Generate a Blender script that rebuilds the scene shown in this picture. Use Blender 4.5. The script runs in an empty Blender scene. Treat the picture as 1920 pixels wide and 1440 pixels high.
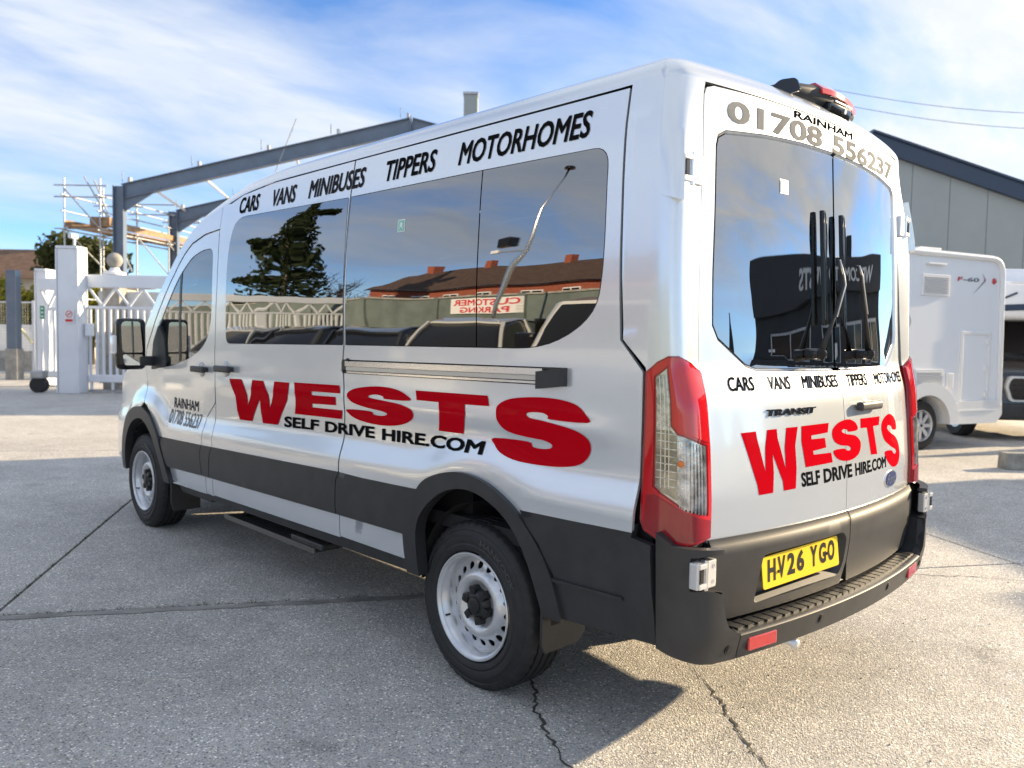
import bpy, bmesh, math, random
import numpy as np
from mathutils import Vector, Matrix, geometry
random.seed(7)
scene = bpy.context.scene
COL = scene.collection

# ---------------------------------------------------------------- camera
cam_d = bpy.data.cameras.new("camera"); cam = bpy.data.objects.new("camera", cam_d); COL.objects.link(cam)
YAW, PITCH, ROLL = 0.7596, -0.0553, 0.0189
Fv = Vector((math.sin(YAW)*math.cos(PITCH), math.cos(YAW)*math.cos(PITCH), math.sin(PITCH)))
Rv = Vector((math.cos(YAW), -math.sin(YAW), 0)); Uv = Rv.cross(Fv)
R2 = Rv*math.cos(ROLL)+Uv*math.sin(ROLL); U2 = -Rv*math.sin(ROLL)+Uv*math.cos(ROLL)
CP = Vector((-3.1514, -1.3007, 1.4515))
cam.matrix_world = Matrix(((R2.x, U2.x, -Fv.x, CP.x), (R2.y, U2.y, -Fv.y, CP.y), (R2.z, U2.z, -Fv.z, CP.z), (0, 0, 0, 1)))
cam_d.sensor_width = 36; cam_d.lens = 1525.5/1920*36
cam_d.clip_start = .05; cam_d.clip_end = 3000
cam_d.dof.use_dof = True; cam_d.dof.focus_distance = 3.3; cam_d.dof.aperture_fstop = 3.4
scene.camera = cam

# ---------------------------------------------------------------- sky, sun, exposure
SUN = Vector((1, -.385, .335)).normalized()
EL = math.asin(SUN.z); AZ = math.atan2(SUN.x, SUN.y)
world = bpy.data.worlds.new("World"); scene.world = world; world.use_nodes = True
wn = world.node_tree; wn.nodes.clear()
def wnode(t, **k):
    n = wn.nodes.new(t)
    for a, b in k.items(): setattr(n, a, b)
    return n
sky = wnode('ShaderNodeTexSky', sky_type='NISHITA', sun_disc=False, sun_elevation=EL, sun_rotation=AZ)
sky.air_density = .8; sky.dust_density = 0.; sky.ozone_density = 3.5
tc = wnode('ShaderNodeTexCoord')
sep = wnode('ShaderNodeSeparateXYZ'); wn.links.new(tc.outputs['Generated'], sep.inputs[0])
zz = wnode('ShaderNodeMath', operation='ADD'); wn.links.new(sep.outputs['Z'], zz.inputs[0]); zz.inputs[1].default_value = .16
zm = wnode('ShaderNodeMath', operation='MAXIMUM'); wn.links.new(zz.outputs[0], zm.inputs[0]); zm.inputs[1].default_value = .05
dv = wnode('ShaderNodeVectorMath', operation='DIVIDE'); wn.links.new(tc.outputs['Generated'], dv.inputs[0])
cb = wnode('ShaderNodeCombineXYZ')
for i in range(3): wn.links.new(zm.outputs[0], cb.inputs[i])
wn.links.new(cb.outputs[0], dv.inputs[1])
mp = wnode('ShaderNodeMapping'); mp.inputs['Rotation'].default_value = (0, 0, .9); mp.inputs['Scale'].default_value = (.62, 1.25, 0); mp.inputs['Location'].default_value = (3.1, 1.7, 0)
wn.links.new(dv.outputs[0], mp.inputs[0])
n1 = wnode('ShaderNodeTexNoise'); n1.inputs['Scale'].default_value = 1.1; n1.inputs['Detail'].default_value = 9; n1.inputs['Roughness'].default_value = .57; n1.inputs['Distortion'].default_value = .35
wn.links.new(mp.outputs[0], n1.inputs['Vector'])
rp = wnode('ShaderNodeValToRGB'); rp.color_ramp.elements[0].position = .30; rp.color_ramp.elements[1].position = .56
rp.color_ramp.elements[0].color = (0, 0, 0, 1); rp.color_ramp.elements[1].color = (1, 1, 1, 1)
wn.links.new(n1.outputs['Fac'], rp.inputs[0])
n2 = wnode('ShaderNodeTexNoise'); n2.inputs['Scale'].default_value = 2.6; n2.inputs['Detail'].default_value = 7; n2.inputs['Roughness'].default_value = .6
wn.links.new(mp.outputs[0], n2.inputs['Vector'])
rc = wnode('ShaderNodeValToRGB'); rc.color_ramp.elements[0].position = .3; rc.color_ramp.elements[1].position = .68
rc.color_ramp.elements[0].color = (2.6, 3.0, 3.6, 1); rc.color_ramp.elements[1].color = (3.7, 3.8, 3.9, 1)
wn.links.new(n2.outputs['Fac'], rc.inputs[0])
# clouds are brighter towards the sun (forward scattering)
dt = wnode('ShaderNodeVectorMath', operation='DOT_PRODUCT'); wn.links.new(tc.outputs['Generated'], dt.inputs[0]); dt.inputs[1].default_value = SUN
gl = wnode('ShaderNodeMapRange'); gl.inputs['From Min'].default_value = .55; gl.inputs['From Max'].default_value = 1; gl.inputs['To Min'].default_value = 1; gl.inputs['To Max'].default_value = 1.3
wn.links.new(dt.outputs['Value'], gl.inputs['Value'])
wm_ = wnode('ShaderNodeMapRange'); wm_.inputs['From Min'].default_value = .55; wm_.inputs['From Max'].default_value = 1; wn.links.new(dt.outputs['Value'], wm_.inputs['Value'])
wc = wnode('ShaderNodeMixRGB'); wc.inputs[1].default_value = (1, 1, 1, 1); wc.inputs[2].default_value = (1, .90, .74, 1); wn.links.new(wm_.outputs[0], wc.inputs[0])
cw = wnode('ShaderNodeVectorMath', operation='MULTIPLY'); wn.links.new(rc.outputs[0], cw.inputs[0]); wn.links.new(wc.outputs[0], cw.inputs[1])
cm = wnode('ShaderNodeVectorMath', operation='SCALE'); wn.links.new(cw.outputs[0], cm.inputs[0]); wn.links.new(gl.outputs[0], cm.inputs['Scale'])
hm = wnode('ShaderNodeMapRange'); hm.inputs['From Min'].default_value = .03; hm.inputs['From Max'].default_value = .20
wn.links.new(sep.outputs['Z'], hm.inputs['Value'])
mk = wnode('ShaderNodeMath', operation='MULTIPLY'); wn.links.new(rp.outputs[0], mk.inputs[0]); wn.links.new(hm.outputs[0], mk.inputs[1])
mk2 = wnode('ShaderNodeMath', operation='MULTIPLY'); wn.links.new(mk.outputs[0], mk2.inputs[0]); mk2.inputs[1].default_value = .9
tint = wnode('ShaderNodeVectorMath', operation='MULTIPLY'); wn.links.new(sky.outputs[0], tint.inputs[0]); tint.inputs[1].default_value = (.78, .87, 1.0)
mx = wnode('ShaderNodeMixRGB'); wn.links.new(mk2.outputs[0], mx.inputs[0]); wn.links.new(tint.outputs[0], mx.inputs[1]); wn.links.new(cm.outputs[0], mx.inputs[2])
bg = wnode('ShaderNodeBackground'); bg.inputs['Strength'].default_value = .085
wn.links.new(mx.outputs[0], bg.inputs[0])
wo = wnode('ShaderNodeOutputWorld'); wn.links.new(bg.outputs[0], wo.inputs[0])
sun_d = bpy.data.lights.new("sun", 'SUN'); sun_d.energy = 3.7; sun_d.angle = math.radians(.6); sun_d.color = (1, .79, .51)
sun = bpy.data.objects.new("sun", sun_d); COL.objects.link(sun)
sun.rotation_euler = SUN.to_track_quat('Z', 'Y').to_euler(); sun.location = (30, -10, 12)
scene.view_settings.view_transform = 'Standard'; scene.view_settings.look = 'None'
scene.view_settings.gamma = 1; scene.view_settings.use_curve_mapping = False
scene.view_settings.exposure = 1.68
scene.cycles.max_bounces = 8; scene.cycles.transparent_max_bounces = 16
scene.cycles.use_denoising = True
scene.cycles.sample_clamp_direct = 1.0; scene.cycles.sample_clamp_indirect = 3.0

# ---------------------------------------------------------------- materials
MATS = {}
def mat(name, col=(.5, .5, .5), rough=.5, metal=0, coat=0, spec=.5, noise=None, bump=None, emit=None, coatr=.03):
    """noise = (scale, amount[, detail]) colour variation; bump = (scale, strength, distance)"""
    if name in MATS: return MATS[name]
    m = bpy.data.materials.new(name); m.use_nodes = True; nt = m.node_tree
    b = nt.nodes['Principled BSDF']
    b.inputs['Base Color'].default_value = (*col, 1); b.inputs['Roughness'].default_value = rough
    b.inputs['Metallic'].default_value = metal; b.inputs['Coat Weight'].default_value = coat; b.inputs['Coat Roughness'].default_value = coatr
    b.inputs['Specular IOR Level'].default_value = spec
    if noise or bump:
        t = nt.nodes.new('ShaderNodeTexCoord')
    if noise:
        n = nt.nodes.new('ShaderNodeTexNoise'); n.inputs['Scale'].default_value = noise[0]; n.inputs['Detail'].default_value = noise[2] if len(noise) > 2 else 5
        n.inputs['Roughness'].default_value = .6
        nt.links.new(t.outputs['Object'], n.inputs['Vector'])
        r = nt.nodes.new('ShaderNodeMapRange'); r.inputs['From Min'].default_value = .3; r.inputs['From Max'].default_value = .7
        r.inputs['To Min'].default_value = 1-noise[1]; r.inputs['To Max'].default_value = 1+noise[1]
        nt.links.new(n.outputs['Fac'], r.inputs['Value'])
        v = nt.nodes.new('ShaderNodeVectorMath'); v.operation = 'SCALE'; v.inputs[0].default_value = col
        nt.links.new(r.outputs[0], v.inputs['Scale']); nt.links.new(v.outputs[0], b.inputs['Base Color'])
    if bump:
        n = nt.nodes.new('ShaderNodeTexNoise'); n.inputs['Scale'].default_value = bump[0]; n.inputs['Detail'].default_value = 3
        nt.links.new(t.outputs['Object'], n.inputs['Vector'])
        bp = nt.nodes.new('ShaderNodeBump'); bp.inputs['Strength'].default_value = bump[1]; bp.inputs['Distance'].default_value = bump[2]
        nt.links.new(n.outputs['Fac'], bp.inputs['Height']); nt.links.new(bp.outputs[0], b.inputs['Normal'])
    if emit:
        b.inputs['Emission Color'].default_value = (*emit[0], 1); b.inputs['Emission Strength'].default_value = emit[1]
    MATS[name] = m
    return m
def glass(name, tint, refl=.08, wave=0, rough=0.0):
    if name in MATS: return MATS[name]
    m = bpy.data.materials.new(name); m.use_nodes = True; nt = m.node_tree; nt.nodes.clear()
    o = nt.nodes.new('ShaderNodeOutputMaterial'); mix = nt.nodes.new('ShaderNodeMixShader')
    tr = nt.nodes.new('ShaderNodeBsdfTransparent'); tr.inputs[0].default_value = (*tint, 1)
    g = nt.nodes.new('ShaderNodeBsdfGlossy'); g.inputs['Roughness'].default_value = rough; g.inputs['Color'].default_value = (1, 1, 1, 1)
    f = nt.nodes.new('ShaderNodeFresnel'); f.inputs['IOR'].default_value = 1.5
    a = nt.nodes.new('ShaderNodeMath'); a.operation = 'MULTIPLY_ADD'; a.inputs[1].default_value = 1.3; a.inputs[2].default_value = refl; a.use_clamp = True
    nt.links.new(f.outputs[0], a.inputs[0]); nt.links.new(a.outputs[0], mix.inputs[0])
    nt.links.new(tr.outputs[0], mix.inputs[1]); nt.links.new(g.outputs[0], mix.inputs[2]); nt.links.new(mix.outputs[0], o.inputs[0])
    if wave:
        t = nt.nodes.new('ShaderNodeTexCoord'); n = nt.nodes.new('ShaderNodeTexNoise'); n.inputs['Scale'].default_value = 2.2; n.inputs['Detail'].default_value = 1
        nt.links.new(t.outputs['Object'], n.inputs['Vector'])
        bp = nt.nodes.new('ShaderNodeBump'); bp.inputs['Strength'].default_value = wave; bp.inputs['Distance'].default_value = .02
        nt.links.new(n.outputs['Fac'], bp.inputs['Height']); nt.links.new(bp.outputs[0], g.inputs['Normal'])
    MATS[name] = m
    return m
PAINT = mat('silver paint', (.73, .765, .80), .27, .60, 1.0, noise=(1.3, .03), bump=(1.1, .05, .01), coatr=.05)
BLACKP = mat('textured black plastic', (.024, .025, .027), .45, noise=(9, .25), bump=(900, .25, .0006))
GLOSSB = mat('gloss black plastic', (.008, .008, .009), .12)
DARK = mat('underside black', (.012, .012, .013), .8)
RUBBER = mat('tyre rubber', (.016, .016, .017), .62, noise=(22, .3), bump=(300, .2, .0005))
RIMM = mat('silver wheel lacquer', (.66, .67, .69), .30, .55, .6, noise=(14, .10))
HUB = mat('satin black hub plastic', (.012, .012, .013), .38)
CHROME = mat('bright aluminium', (.78, .78, .78), .22, 1)
ZINC = mat('silver hinge paint', (.66, .67, .68), .3, .5, .8)
REDV = mat('red vinyl', (.46, .003, .010), .5, 0, .05, 0)
BLACKV = mat('black vinyl', (.010, .010, .011), .7, 0, 0, 0)
GREYV = mat('charcoal vinyl', (.03, .03, .034), .7, 0, 0, 0)
SILV = mat('silver reflective vinyl', (.25, .25, .245), .7, .0, 0, 0, noise=(6, .3))
SIDEG = glass('privacy glass', (.03, .035, .035), .21, .12)
REARG = glass('rear privacy glass', (.03, .035, .035), .30, .25)
CABG = glass('green cab glass', (.16, .21, .19), .10)
FRIT = mat('black ceramic border', (.006, .006, .006), .3)
LENSR = mat('red lens', (.50, .005, .010), .08, 0, 1)
LENSD = mat('deep red lens', (.26, .004, .008), .10, 0, 1)
LENSC = mat('clear lens reflector', (.46, .47, .49), .10, .8, 1, noise=(25, .5, 2), bump=(70, .25, .004))
LENSI = mat('lamp bowl reflector', (.26, .24, .20), .2, .6, 1, noise=(18, .6, 3))
AMBER = mat('amber bulb', (.7, .18, .02), .3)
WHITEP = mat('white painted steel', (.74, .76, .80), .4, 0, .2, noise=(1.5, .06))
SEAT = mat('dark seat fabric', (.02, .021, .025), .9, noise=(40, .3))
HEADL = mat('pale headliner', (.3, .3, .29), .9)
YELLOW = mat('yellow number plate', (.92, .62, .008), .35, 0, .4)
PLATEB = mat('plate characters', (.02, .016, .01), .35)

# ---------------------------------------------------------------- mesh helpers
def link(name, me, m=None, parent=None, smooth=False):
    o = bpy.data.objects.new(name, me); COL.objects.link(o)
    if m is not None:
        for k in (m if isinstance(m, (list, tuple)) else [m]): me.materials.append(k)
    if parent is not None: o.parent = parent
    if smooth: me.polygons.foreach_set('use_smooth', [True]*len(me.polygons))
    return o
def pyd(name, v, f, m=None, parent=None, smooth=False):
    me = bpy.data.meshes.new(name); me.from_pydata([tuple(map(float, p)) for p in v], [], f); me.update()
    return link(name, me, m, parent, smooth)
def tag(o, label=None, cat=None, group=None, kind=None):
    if label: o['label'] = label
    if cat: o['category'] = cat
    if group: o['group'] = group
    if kind: o['kind'] = kind
    return o
def empty(name, loc=(0, 0, 0), rz=0, label=None, cat=None, group=None):
    o = bpy.data.objects.new(name, None); COL.objects.link(o); o.location = loc; o.rotation_euler = (0, 0, rz)
    return tag(o, label, cat, group)
class MB:
    """collects solid shapes into one bmesh"""
    def __init__(s): s.b = bmesh.new()
    def box(s, c, d, rot=None, bev=0, seg=2):
        r = bmesh.ops.create_cube(s.b, size=1)['verts']
        M = Matrix.Translation(c) @ (rot.to_4x4() if rot is not None else Matrix()) @ Matrix.Diagonal((*d, 1))
        bmesh.ops.transform(s.b, matrix=M, verts=r)
        if bev:
            es = list({e for v in r for e in v.link_edges})
            bmesh.ops.bevel(s.b, geom=es, offset=bev, segments=seg, affect='EDGES', profile=.6)
        return s
    def bar(s, a, b, w, h=None, bev=0):
        a = Vector(a); b = Vector(b); d = b-a; q = d.to_track_quat('X', 'Z').to_matrix()
        return s.box((a+b)/2, (d.length, w, h or w), q, bev)
    def cyl(s, a, b, r, n=16, r2=None):
        a = Vector(a); b = Vector(b); d = b-a
        M = Matrix.Translation((a+b)/2) @ d.to_track_quat('Z', 'Y').to_matrix().to_4x4()
        bmesh.ops.create_cone(s.b, cap_ends=True, segments=n, radius1=r, radius2=r if r2 is None else r2, depth=d.length, matrix=M)
        return s
    def ball(s, c, r, n=12, sc=(1, 1, 1)):
        bmesh.ops.create_uvsphere(s.b, u_segments=n, v_segments=max(6, n//2), radius=r, matrix=Matrix.Translation(c) @ Matrix.Diagonal((*sc, 1)))
        return s
    def poly(s, pts, ax, t0, t1):
        """prism: 2D polygon pts extruded along axis ax from t0 to t1"""
        def P(p, t):
            l = [p[0], p[1]]; l.insert(ax, t); return l
        A = [s.b.verts.new(P(p, t0)) for p in pts]; B = [s.b.verts.new(P(p, t1)) for p in pts]
        n = len(pts)
        s.b.faces.new(A); s.b.faces.new(B[::-1])
        for i in range(n): s.b.faces.new((A[i], B[i], B[(i+1) % n], A[(i+1) % n]))
        return s
    def tube(s, path, r, n=8):
        path = [Vector(p) for p in path]; rings = []
        for i, p in enumerate(path):
            d = (path[min(i+1, len(path)-1)]-path[max(i-1, 0)]).normalized()
            a = d.orthogonal().normalized() if i == 0 else (pa - d*pa.dot(d)).normalized()
            pa = a; b = d.cross(a); rr = r[i] if isinstance(r, (list, tuple)) else r
            rings.append([s.b.verts.new(p+rr*(a*math.cos(2*math.pi*k/n)+b*math.sin(2*math.pi*k/n))) for k in range(n)])
        for A, B in zip(rings, rings[1:]):
            for k in range(n): s.b.faces.new((A[k], A[(k+1) % n], B[(k+1) % n], B[k]))
        s.b.faces.new(rings[0][::-1]); s.b.faces.new(rings[-1])
        return s
    def lathe(s, prof, c, axis='X', n=48, sgn=1):
        """prof: (radius, offset along axis)"""
        rings = []
        for r, h in prof:
            ring = []
            for k in range(n):
                a = 2*math.pi*k/n; u, v = r*math.cos(a), r*math.sin(a)
                p = {'X': (h*sgn, u, v), 'Y': (u, h*sgn, v), 'Z': (u, v, h*sgn)}[axis]
                ring.append(s.b.verts.new(Vector(c)+Vector(p)))
            rings.append(ring)
        for A, B in zip(rings, rings[1:]):
            for k in range(n): s.b.faces.new((A[k], A[(k+1) % n], B[(k+1) % n], B[k]))
        return s
    def out(s, name, m=None, parent=None, smooth=False, auto=None):
        bmesh.ops.recalc_face_normals(s.b, faces=s.b.faces)
        me = bpy.data.meshes.new(name); s.b.to_mesh(me); s.b.free()
        o = link(name, me, m, parent, smooth or auto is not None)
        if auto is not None: me.set_sharp_from_angle(angle=math.radians(auto))
        return o
def dup(o, parent=None):
    c = o.copy(); COL.objects.link(c); c.parent = parent
    for ch in list(o.children): dup(ch, c)
    return c
def smooth_tab(xs, ys, k=9, n=400):
    t = np.linspace(xs[0], xs[-1], n); v = np.interp(t, xs, ys)
    for _ in range(3):
        p = np.pad(v, k//2, mode='edge'); v = np.convolve(p, np.ones(k)/k, 'valid')
    return lambda x: float(np.interp(x, t, v))
def sstep(a, b, x):
    t = min(max((x-a)/(b-a), 0), 1); return t*t*(3-2*t)
def roundpoly(pts, r, n=5):
    """round the corners of a polygon; r: radius or list"""
    out = []; N = len(pts)
    for i in range(N):
        p = Vector(pts[i]); a = Vector(pts[i-1]); b = Vector(pts[(i+1) % N]); rr = r[i] if isinstance(r, (list, tuple)) else r
        if rr <= 0: out.append((p.x, p.y)); continue
        da = (a-p); db = (b-p); la = min(rr, da.length*.48); lb = min(rr, db.length*.48)
        A = p+da.normalized()*la; B = p+db.normalized()*lb
        for k in range(n+1):
            t = k/n; q = A*(1-t)**2+p*2*t*(1-t)+B*t*t; out.append((q.x, q.y))
    return out
def inset(pts, d):
    """offset a closed polygon inwards by d"""
    N = len(pts); ar = sum(pts[i][0]*pts[(i+1) % N][1]-pts[(i+1) % N][0]*pts[i][1] for i in range(N)); sg = 1 if ar > 0 else -1
    out = []
    for i in range(N):
        a = Vector(pts[i-1]); p = Vector(pts[i]); b = Vector(pts[(i+1) % N])
        if (p-a).length < 1e-6 or (b-p).length < 1e-6: continue
        n1 = Vector((-(p-a).y, (p-a).x)).normalized()*sg; n2 = Vector((-(b-p).y, (b-p).x)).normalized()*sg
        m = n1+n2
        if m.length < 1e-6: continue
        m.normalize(); k = d/max(.45, m.dot(n1)); q = p+m*k; out.append((q.x, q.y))
    return out
def inpoly(px, py, poly):
    P = np.asarray(poly); x0, y0 = P[:, 0], P[:, 1]; x1, y1 = np.roll(x0, -1), np.roll(y0, -1)
    r = np.zeros(len(px), bool)
    for a, b, c, d in zip(x0, y0, x1, y1):
        if b == d: continue
        cond = ((b > py) != (d > py)) & (px < (c-a)*(py-b)/(d-b)+a); r ^= cond
    return r
def segdist(px, py, poly):
    P = np.asarray(poly); Q = np.roll(P, -1, 0); best = np.full(len(px), 9e9)
    for (a, b), (c, d) in zip(P, Q):
        L = (c-a)**2+(d-b)**2
        t = np.clip(((px-a)*(c-a)+(py-b)*(d-b))/max(L, 1e-12), 0, 1)
        best = np.minimum(best, np.hypot(px-a-t*(c-a), py-b-t*(d-b)))
    return best
def subdiv(poly, step):
    out = []
    for i, p in enumerate(poly):
        q = poly[(i+1) % len(poly)]; L = math.hypot(q[0]-p[0], q[1]-p[1])
        if L < 1e-5: continue
        k = max(1, int(math.ceil(L/step)))
        out += [(p[0]+(q[0]-p[0])*j/k, p[1]+(q[1]-p[1])*j/k) for j in range(k)]
    return out
def snorm(surf, a, b, e=.004):
    p = Vector(surf(a, b)); n = (Vector(surf(a+e, b))-Vector(surf(a-e, b))).cross(Vector(surf(a, b+e))-Vector(surf(a, b-e)))
    n.normalize(); return p, n
def panel(name, outline, surf, m, parent, hint, off=0., thick=.012, holes=(), step=.05, offf=None):
    """a sheet cut from the surface surf(a, b): polygon outline minus holes, its edges turned in by `thick`;
    hint(p) gives the rough outward direction"""
    loops = [subdiv(outline, step*.8)]+[subdiv(h, step*.8) for h in holes]
    pts = []; edges = []
    for lp in loops:
        k = len(pts); pts += lp; edges += [(k+i, k+(i+1) % len(lp)) for i in range(len(lp))]
    A = np.array(loops[0]); lo = A.min(0); hi = A.max(0)
    gx, gy = np.meshgrid(np.arange(lo[0]+step/2, hi[0], step), np.arange(lo[1]+step/2, hi[1], step)); gx = gx.ravel(); gy = gy.ravel()
    if len(gx):
        ok = inpoly(gx, gy, loops[0]) & (segdist(gx, gy, loops[0]) > step*.45)
        for h in loops[1:]: ok &= ~inpoly(gx, gy, h) & (segdist(gx, gy, h) > step*.45)
        pts += list(zip(gx[ok], gy[ok]))
    V, E, Fc, *_ = geometry.delaunay_2d_cdt([Vector(p) for p in pts], edges, [], 0, 1e-6)
    cx = np.array([sum(V[i].x for i in f)/3 for f in Fc]); cy = np.array([sum(V[i].y for i in f)/3 for f in Fc])
    keep = inpoly(cx, cy, loops[0])
    for h in loops[1:]: keep &= ~inpoly(cx, cy, h)
    co = []; no = []
    for v in V:
        p, n = snorm(surf, v.x, v.y)
        if n.dot(Vector(hint(p))) < 0: n = -n
        o = off if offf is None else offf(v.x, v.y)
        co.append(p+n*o); no.append(n)
    verts = [tuple(c) for c in co]; faces = []; ln = []
    for f, k in zip(Fc, keep):
        if not k: continue
        f = list(f); nn = (co[f[1]]-co[f[0]]).cross(co[f[2]]-co[f[0]])
        if nn.dot(no[f[0]]) < 0: f.reverse()
        faces.append(f); ln += [no[i] for i in f]
    if thick:
        for lp in loops:
            k = len(verts); n = len(lp)
            for a, b in lp:
                p, nn = snorm(surf, a, b)
                if nn.dot(Vector(hint(p))) < 0: nn = -nn
                o = off if offf is None else offf(a, b)
                verts += [tuple(p+nn*o), tuple(p+nn*(o-thick))]
            for i in range(n):
                j = (i+1) % n; f = [k+2*i, k+2*j, k+2*j+1, k+2*i+1]; faces.append(f)
                q = [Vector(verts[t]) for t in f]; nn = (q[1]-q[0]).cross(q[3]-q[0]); nn = nn.normalized() if nn.length > 1e-9 else Vector((0, 0, 1)); ln += [nn]*4
    me = bpy.data.meshes.new(name); me.from_pydata(verts, [], faces); me.update()
    me.polygons.foreach_set('use_smooth', [True]*len(me.polygons))
    me.normals_split_custom_set([tuple(n) for n in ln])
    return link(name, me, m, parent)
_TXT = {}
def textmesh(s, bold=0.):
    """flat mesh of a string scaled into the unit square; bold thickens the strokes (in em)"""
    cu = bpy.data.curves.new('t', 'FONT'); cu.body = s; cu.resolution_u = 3
    ob = bpy.data.objects.new('t', cu); COL.objects.link(ob)
    dg = bpy.context.evaluated_depsgraph_get(); me = bpy.data.meshes.new_from_object(ob.evaluated_get(dg))
    bpy.data.objects.remove(ob); bpy.data.curves.remove(cu)
    bm = bmesh.new(); bm.from_mesh(me); bpy.data.meshes.remove(me)
    bmesh.ops.remove_doubles(bm, verts=bm.verts, dist=1e-5)
    if bold:
        nx = {}; no = {}
        for e in bm.edges:
            if len(e.link_faces) != 1: continue
            lp = e.link_loops[0]; a = lp.vert; b = lp.link_loop_next.vert; nx[a] = b
            d = (b.co-a.co).normalized(); n = Vector((d.y, -d.x)); c = e.link_faces[0].calc_center_median()
            if n.dot((c-a.co).xy) > 0: n = -n
            no[a] = n
        pv = {b: a for a, b in nx.items()}; bm.verts.index_update()
        base = [v.co.xy.copy() for v in bm.verts]; seg = [(a.co.xy.copy(), b.co.xy.copy()) for a, b in nx.items()]
        idx = {}; pts = []
        for v in nx:
            if v not in pv: continue
            m = no[v]+no[pv[v]]; m = m.normalized() if m.length > 1e-6 else no[v]
            pts.append(v.co.xy+m*bold/max(.5, m.dot(no[v]))); idx[v] = len(pts)-1
        edges = [(idx[a], idx[b]) for a, b in nx.items() if a in idx and b in idx]
        k = len(pts); tri = [[l.vert.index for l in f.loops] for f in bm.faces]
        pts += [v.co.xy.copy() for v in nx]; loc = {v: k+i for i, v in enumerate(nx)}
        edges += [(loc[a], loc[b]) for a, b in nx.items()]
        V, E, Fc, *_ = geometry.delaunay_2d_cdt(pts, edges, [], 0, 1e-5)
        cx = np.array([sum(V[i].x for i in f)/3 for f in Fc]); cy = np.array([sum(V[i].y for i in f)/3 for f in Fc])
        best = np.full(len(cx), 9e9); wind = np.zeros(len(cx), int)
        for a, b in seg:
            L = (b-a).length_squared; t = np.clip(((cx-a.x)*(b.x-a.x)+(cy-a.y)*(b.y-a.y))/max(L, 1e-12), 0, 1)
            best = np.minimum(best, np.hypot(cx-a.x-t*(b.x-a.x), cy-a.y-t*(b.y-a.y)))
            if a.y != b.y: wind ^= (((a.y > cy) != (b.y > cy)) & (cx < (b.x-a.x)*(cy-a.y)/(b.y-a.y)+a.x)).astype(int)
        keep = (wind == 1) | (best < bold*.98)
        bm.free(); bm = bmesh.new(); vv = [bm.verts.new((v.x, v.y, 0)) for v in V]
        for f, q in zip(Fc, keep):
            if q: bm.faces.new([vv[i] for i in f])
        bmesh.ops.delete(bm, geom=[v for v in bm.verts if not v.link_faces], context='VERTS')
    co = np.array([v.co[:2] for v in bm.verts]); lo = co.min(0); hi = co.max(0)
    for v in bm.verts: v.co = ((v.co.x-lo[0])/(hi[0]-lo[0]), (v.co.y-lo[1])/(hi[1]-lo[1]), 0)
    return bm
def decal(name, bm, fmap, surf, m, parent, hint, off=.0016, grid=(12, 4)):
    """lay a flat unit-square mesh on a surface: fmap(u, v) -> (a, b)"""
    for k in range(1, grid[0]):
        bmesh.ops.bisect_plane(bm, geom=bm.verts[:]+bm.edges[:]+bm.faces[:], plane_co=(k/grid[0], 0, 0), plane_no=(1, 0, 0))
    for k in range(1, grid[1]):
        bmesh.ops.bisect_plane(bm, geom=bm.verts[:]+bm.edges[:]+bm.faces[:], plane_co=(0, k/grid[1], 0), plane_no=(0, 1, 0))
    nos = []
    for v in bm.verts:
        a, b = fmap(v.co.x, v.co.y); p, n = snorm(surf, a, b)
        if n.dot(Vector(hint(p))) < 0: n = -n
        v.co = p+n*off; nos.append(n)
    bm.verts.index_update()
    for f in bm.faces:
        if f.normal.length == 0: f.normal_update()
    bm.normal_update()
    for f in list(bm.faces):
        if f.normal.dot(nos[f.verts[0].index]) < 0: f.normal_flip()
    me = bpy.data.meshes.new(name); bm.to_mesh(me); bm.free()
    me.polygons.foreach_set('use_smooth', [True]*len(me.polygons))
    me.normals_split_custom_set_from_vertices([tuple(n) for n in nos])
    return link(name, me, m, parent)
def text(name, s, box, surf, m, parent, hint, bold=0., skew=0., grid=(24, 6), off=.0026):
    a0, a1, b0, b1 = box
    bm = textmesh(s, bold)
    return decal(name, bm, lambda u, v: (a0+(a1-a0)*u+skew*(v-.5), b0+(b1-b0)*v), surf, m, parent, hint, off, grid)
# ================================================================ the minibus
# van frame: x to the right, y forwards from the rear bumper, z up
van = empty('minibus', (0, 0, 0), 0, 'silver long minibus with red and black hire lettering and black lower cladding', 'minibus')
Wt = smooth_tab([.0, .3, .45, .6, .8, 1.0, 1.2, 1.42, 1.55, 1.65, 1.75, 1.9, 2.0, 2.13, 2.3, 2.5], [.93, .955, .985, .99, .99, .984, .982, .9852, .9870, .9866, .984, .975, .969, .957, .932, .90])
FT = smooth_tab([0, 4.7, 5.2, 5.5, 5.75, 5.95], [1, 1, .985, .955, .90, .80], 11)
YB = smooth_tab([.0, .5, .69, .93, 1.1, 1.25, 1.29, 1.37, 1.6, 1.9, 2.2, 2.31, 2.6], [.12, .113, .088, .092, .105, .121, .131, .155, .168, .18, .197, .2, .21], 5)
ZE = smooth_tab([0, 3.0, 3.4, 3.6, 3.96, 4.22, 4.4, 4.6, 4.9, 5.1, 5.3, 5.5, 5.7, 5.9], [2.322, 2.318, 2.29, 2.25, 2.18, 2.06, 1.92, 1.75, 1.50, 1.33, 1.2, 1.12, 1.03, .86], 7)
def clad_top(y): return .85-.0235*y
def ell(y, z, c, a, b): return (math.hypot((y-c[0])/a, (z-c[1])/b)-1)*.48
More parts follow.
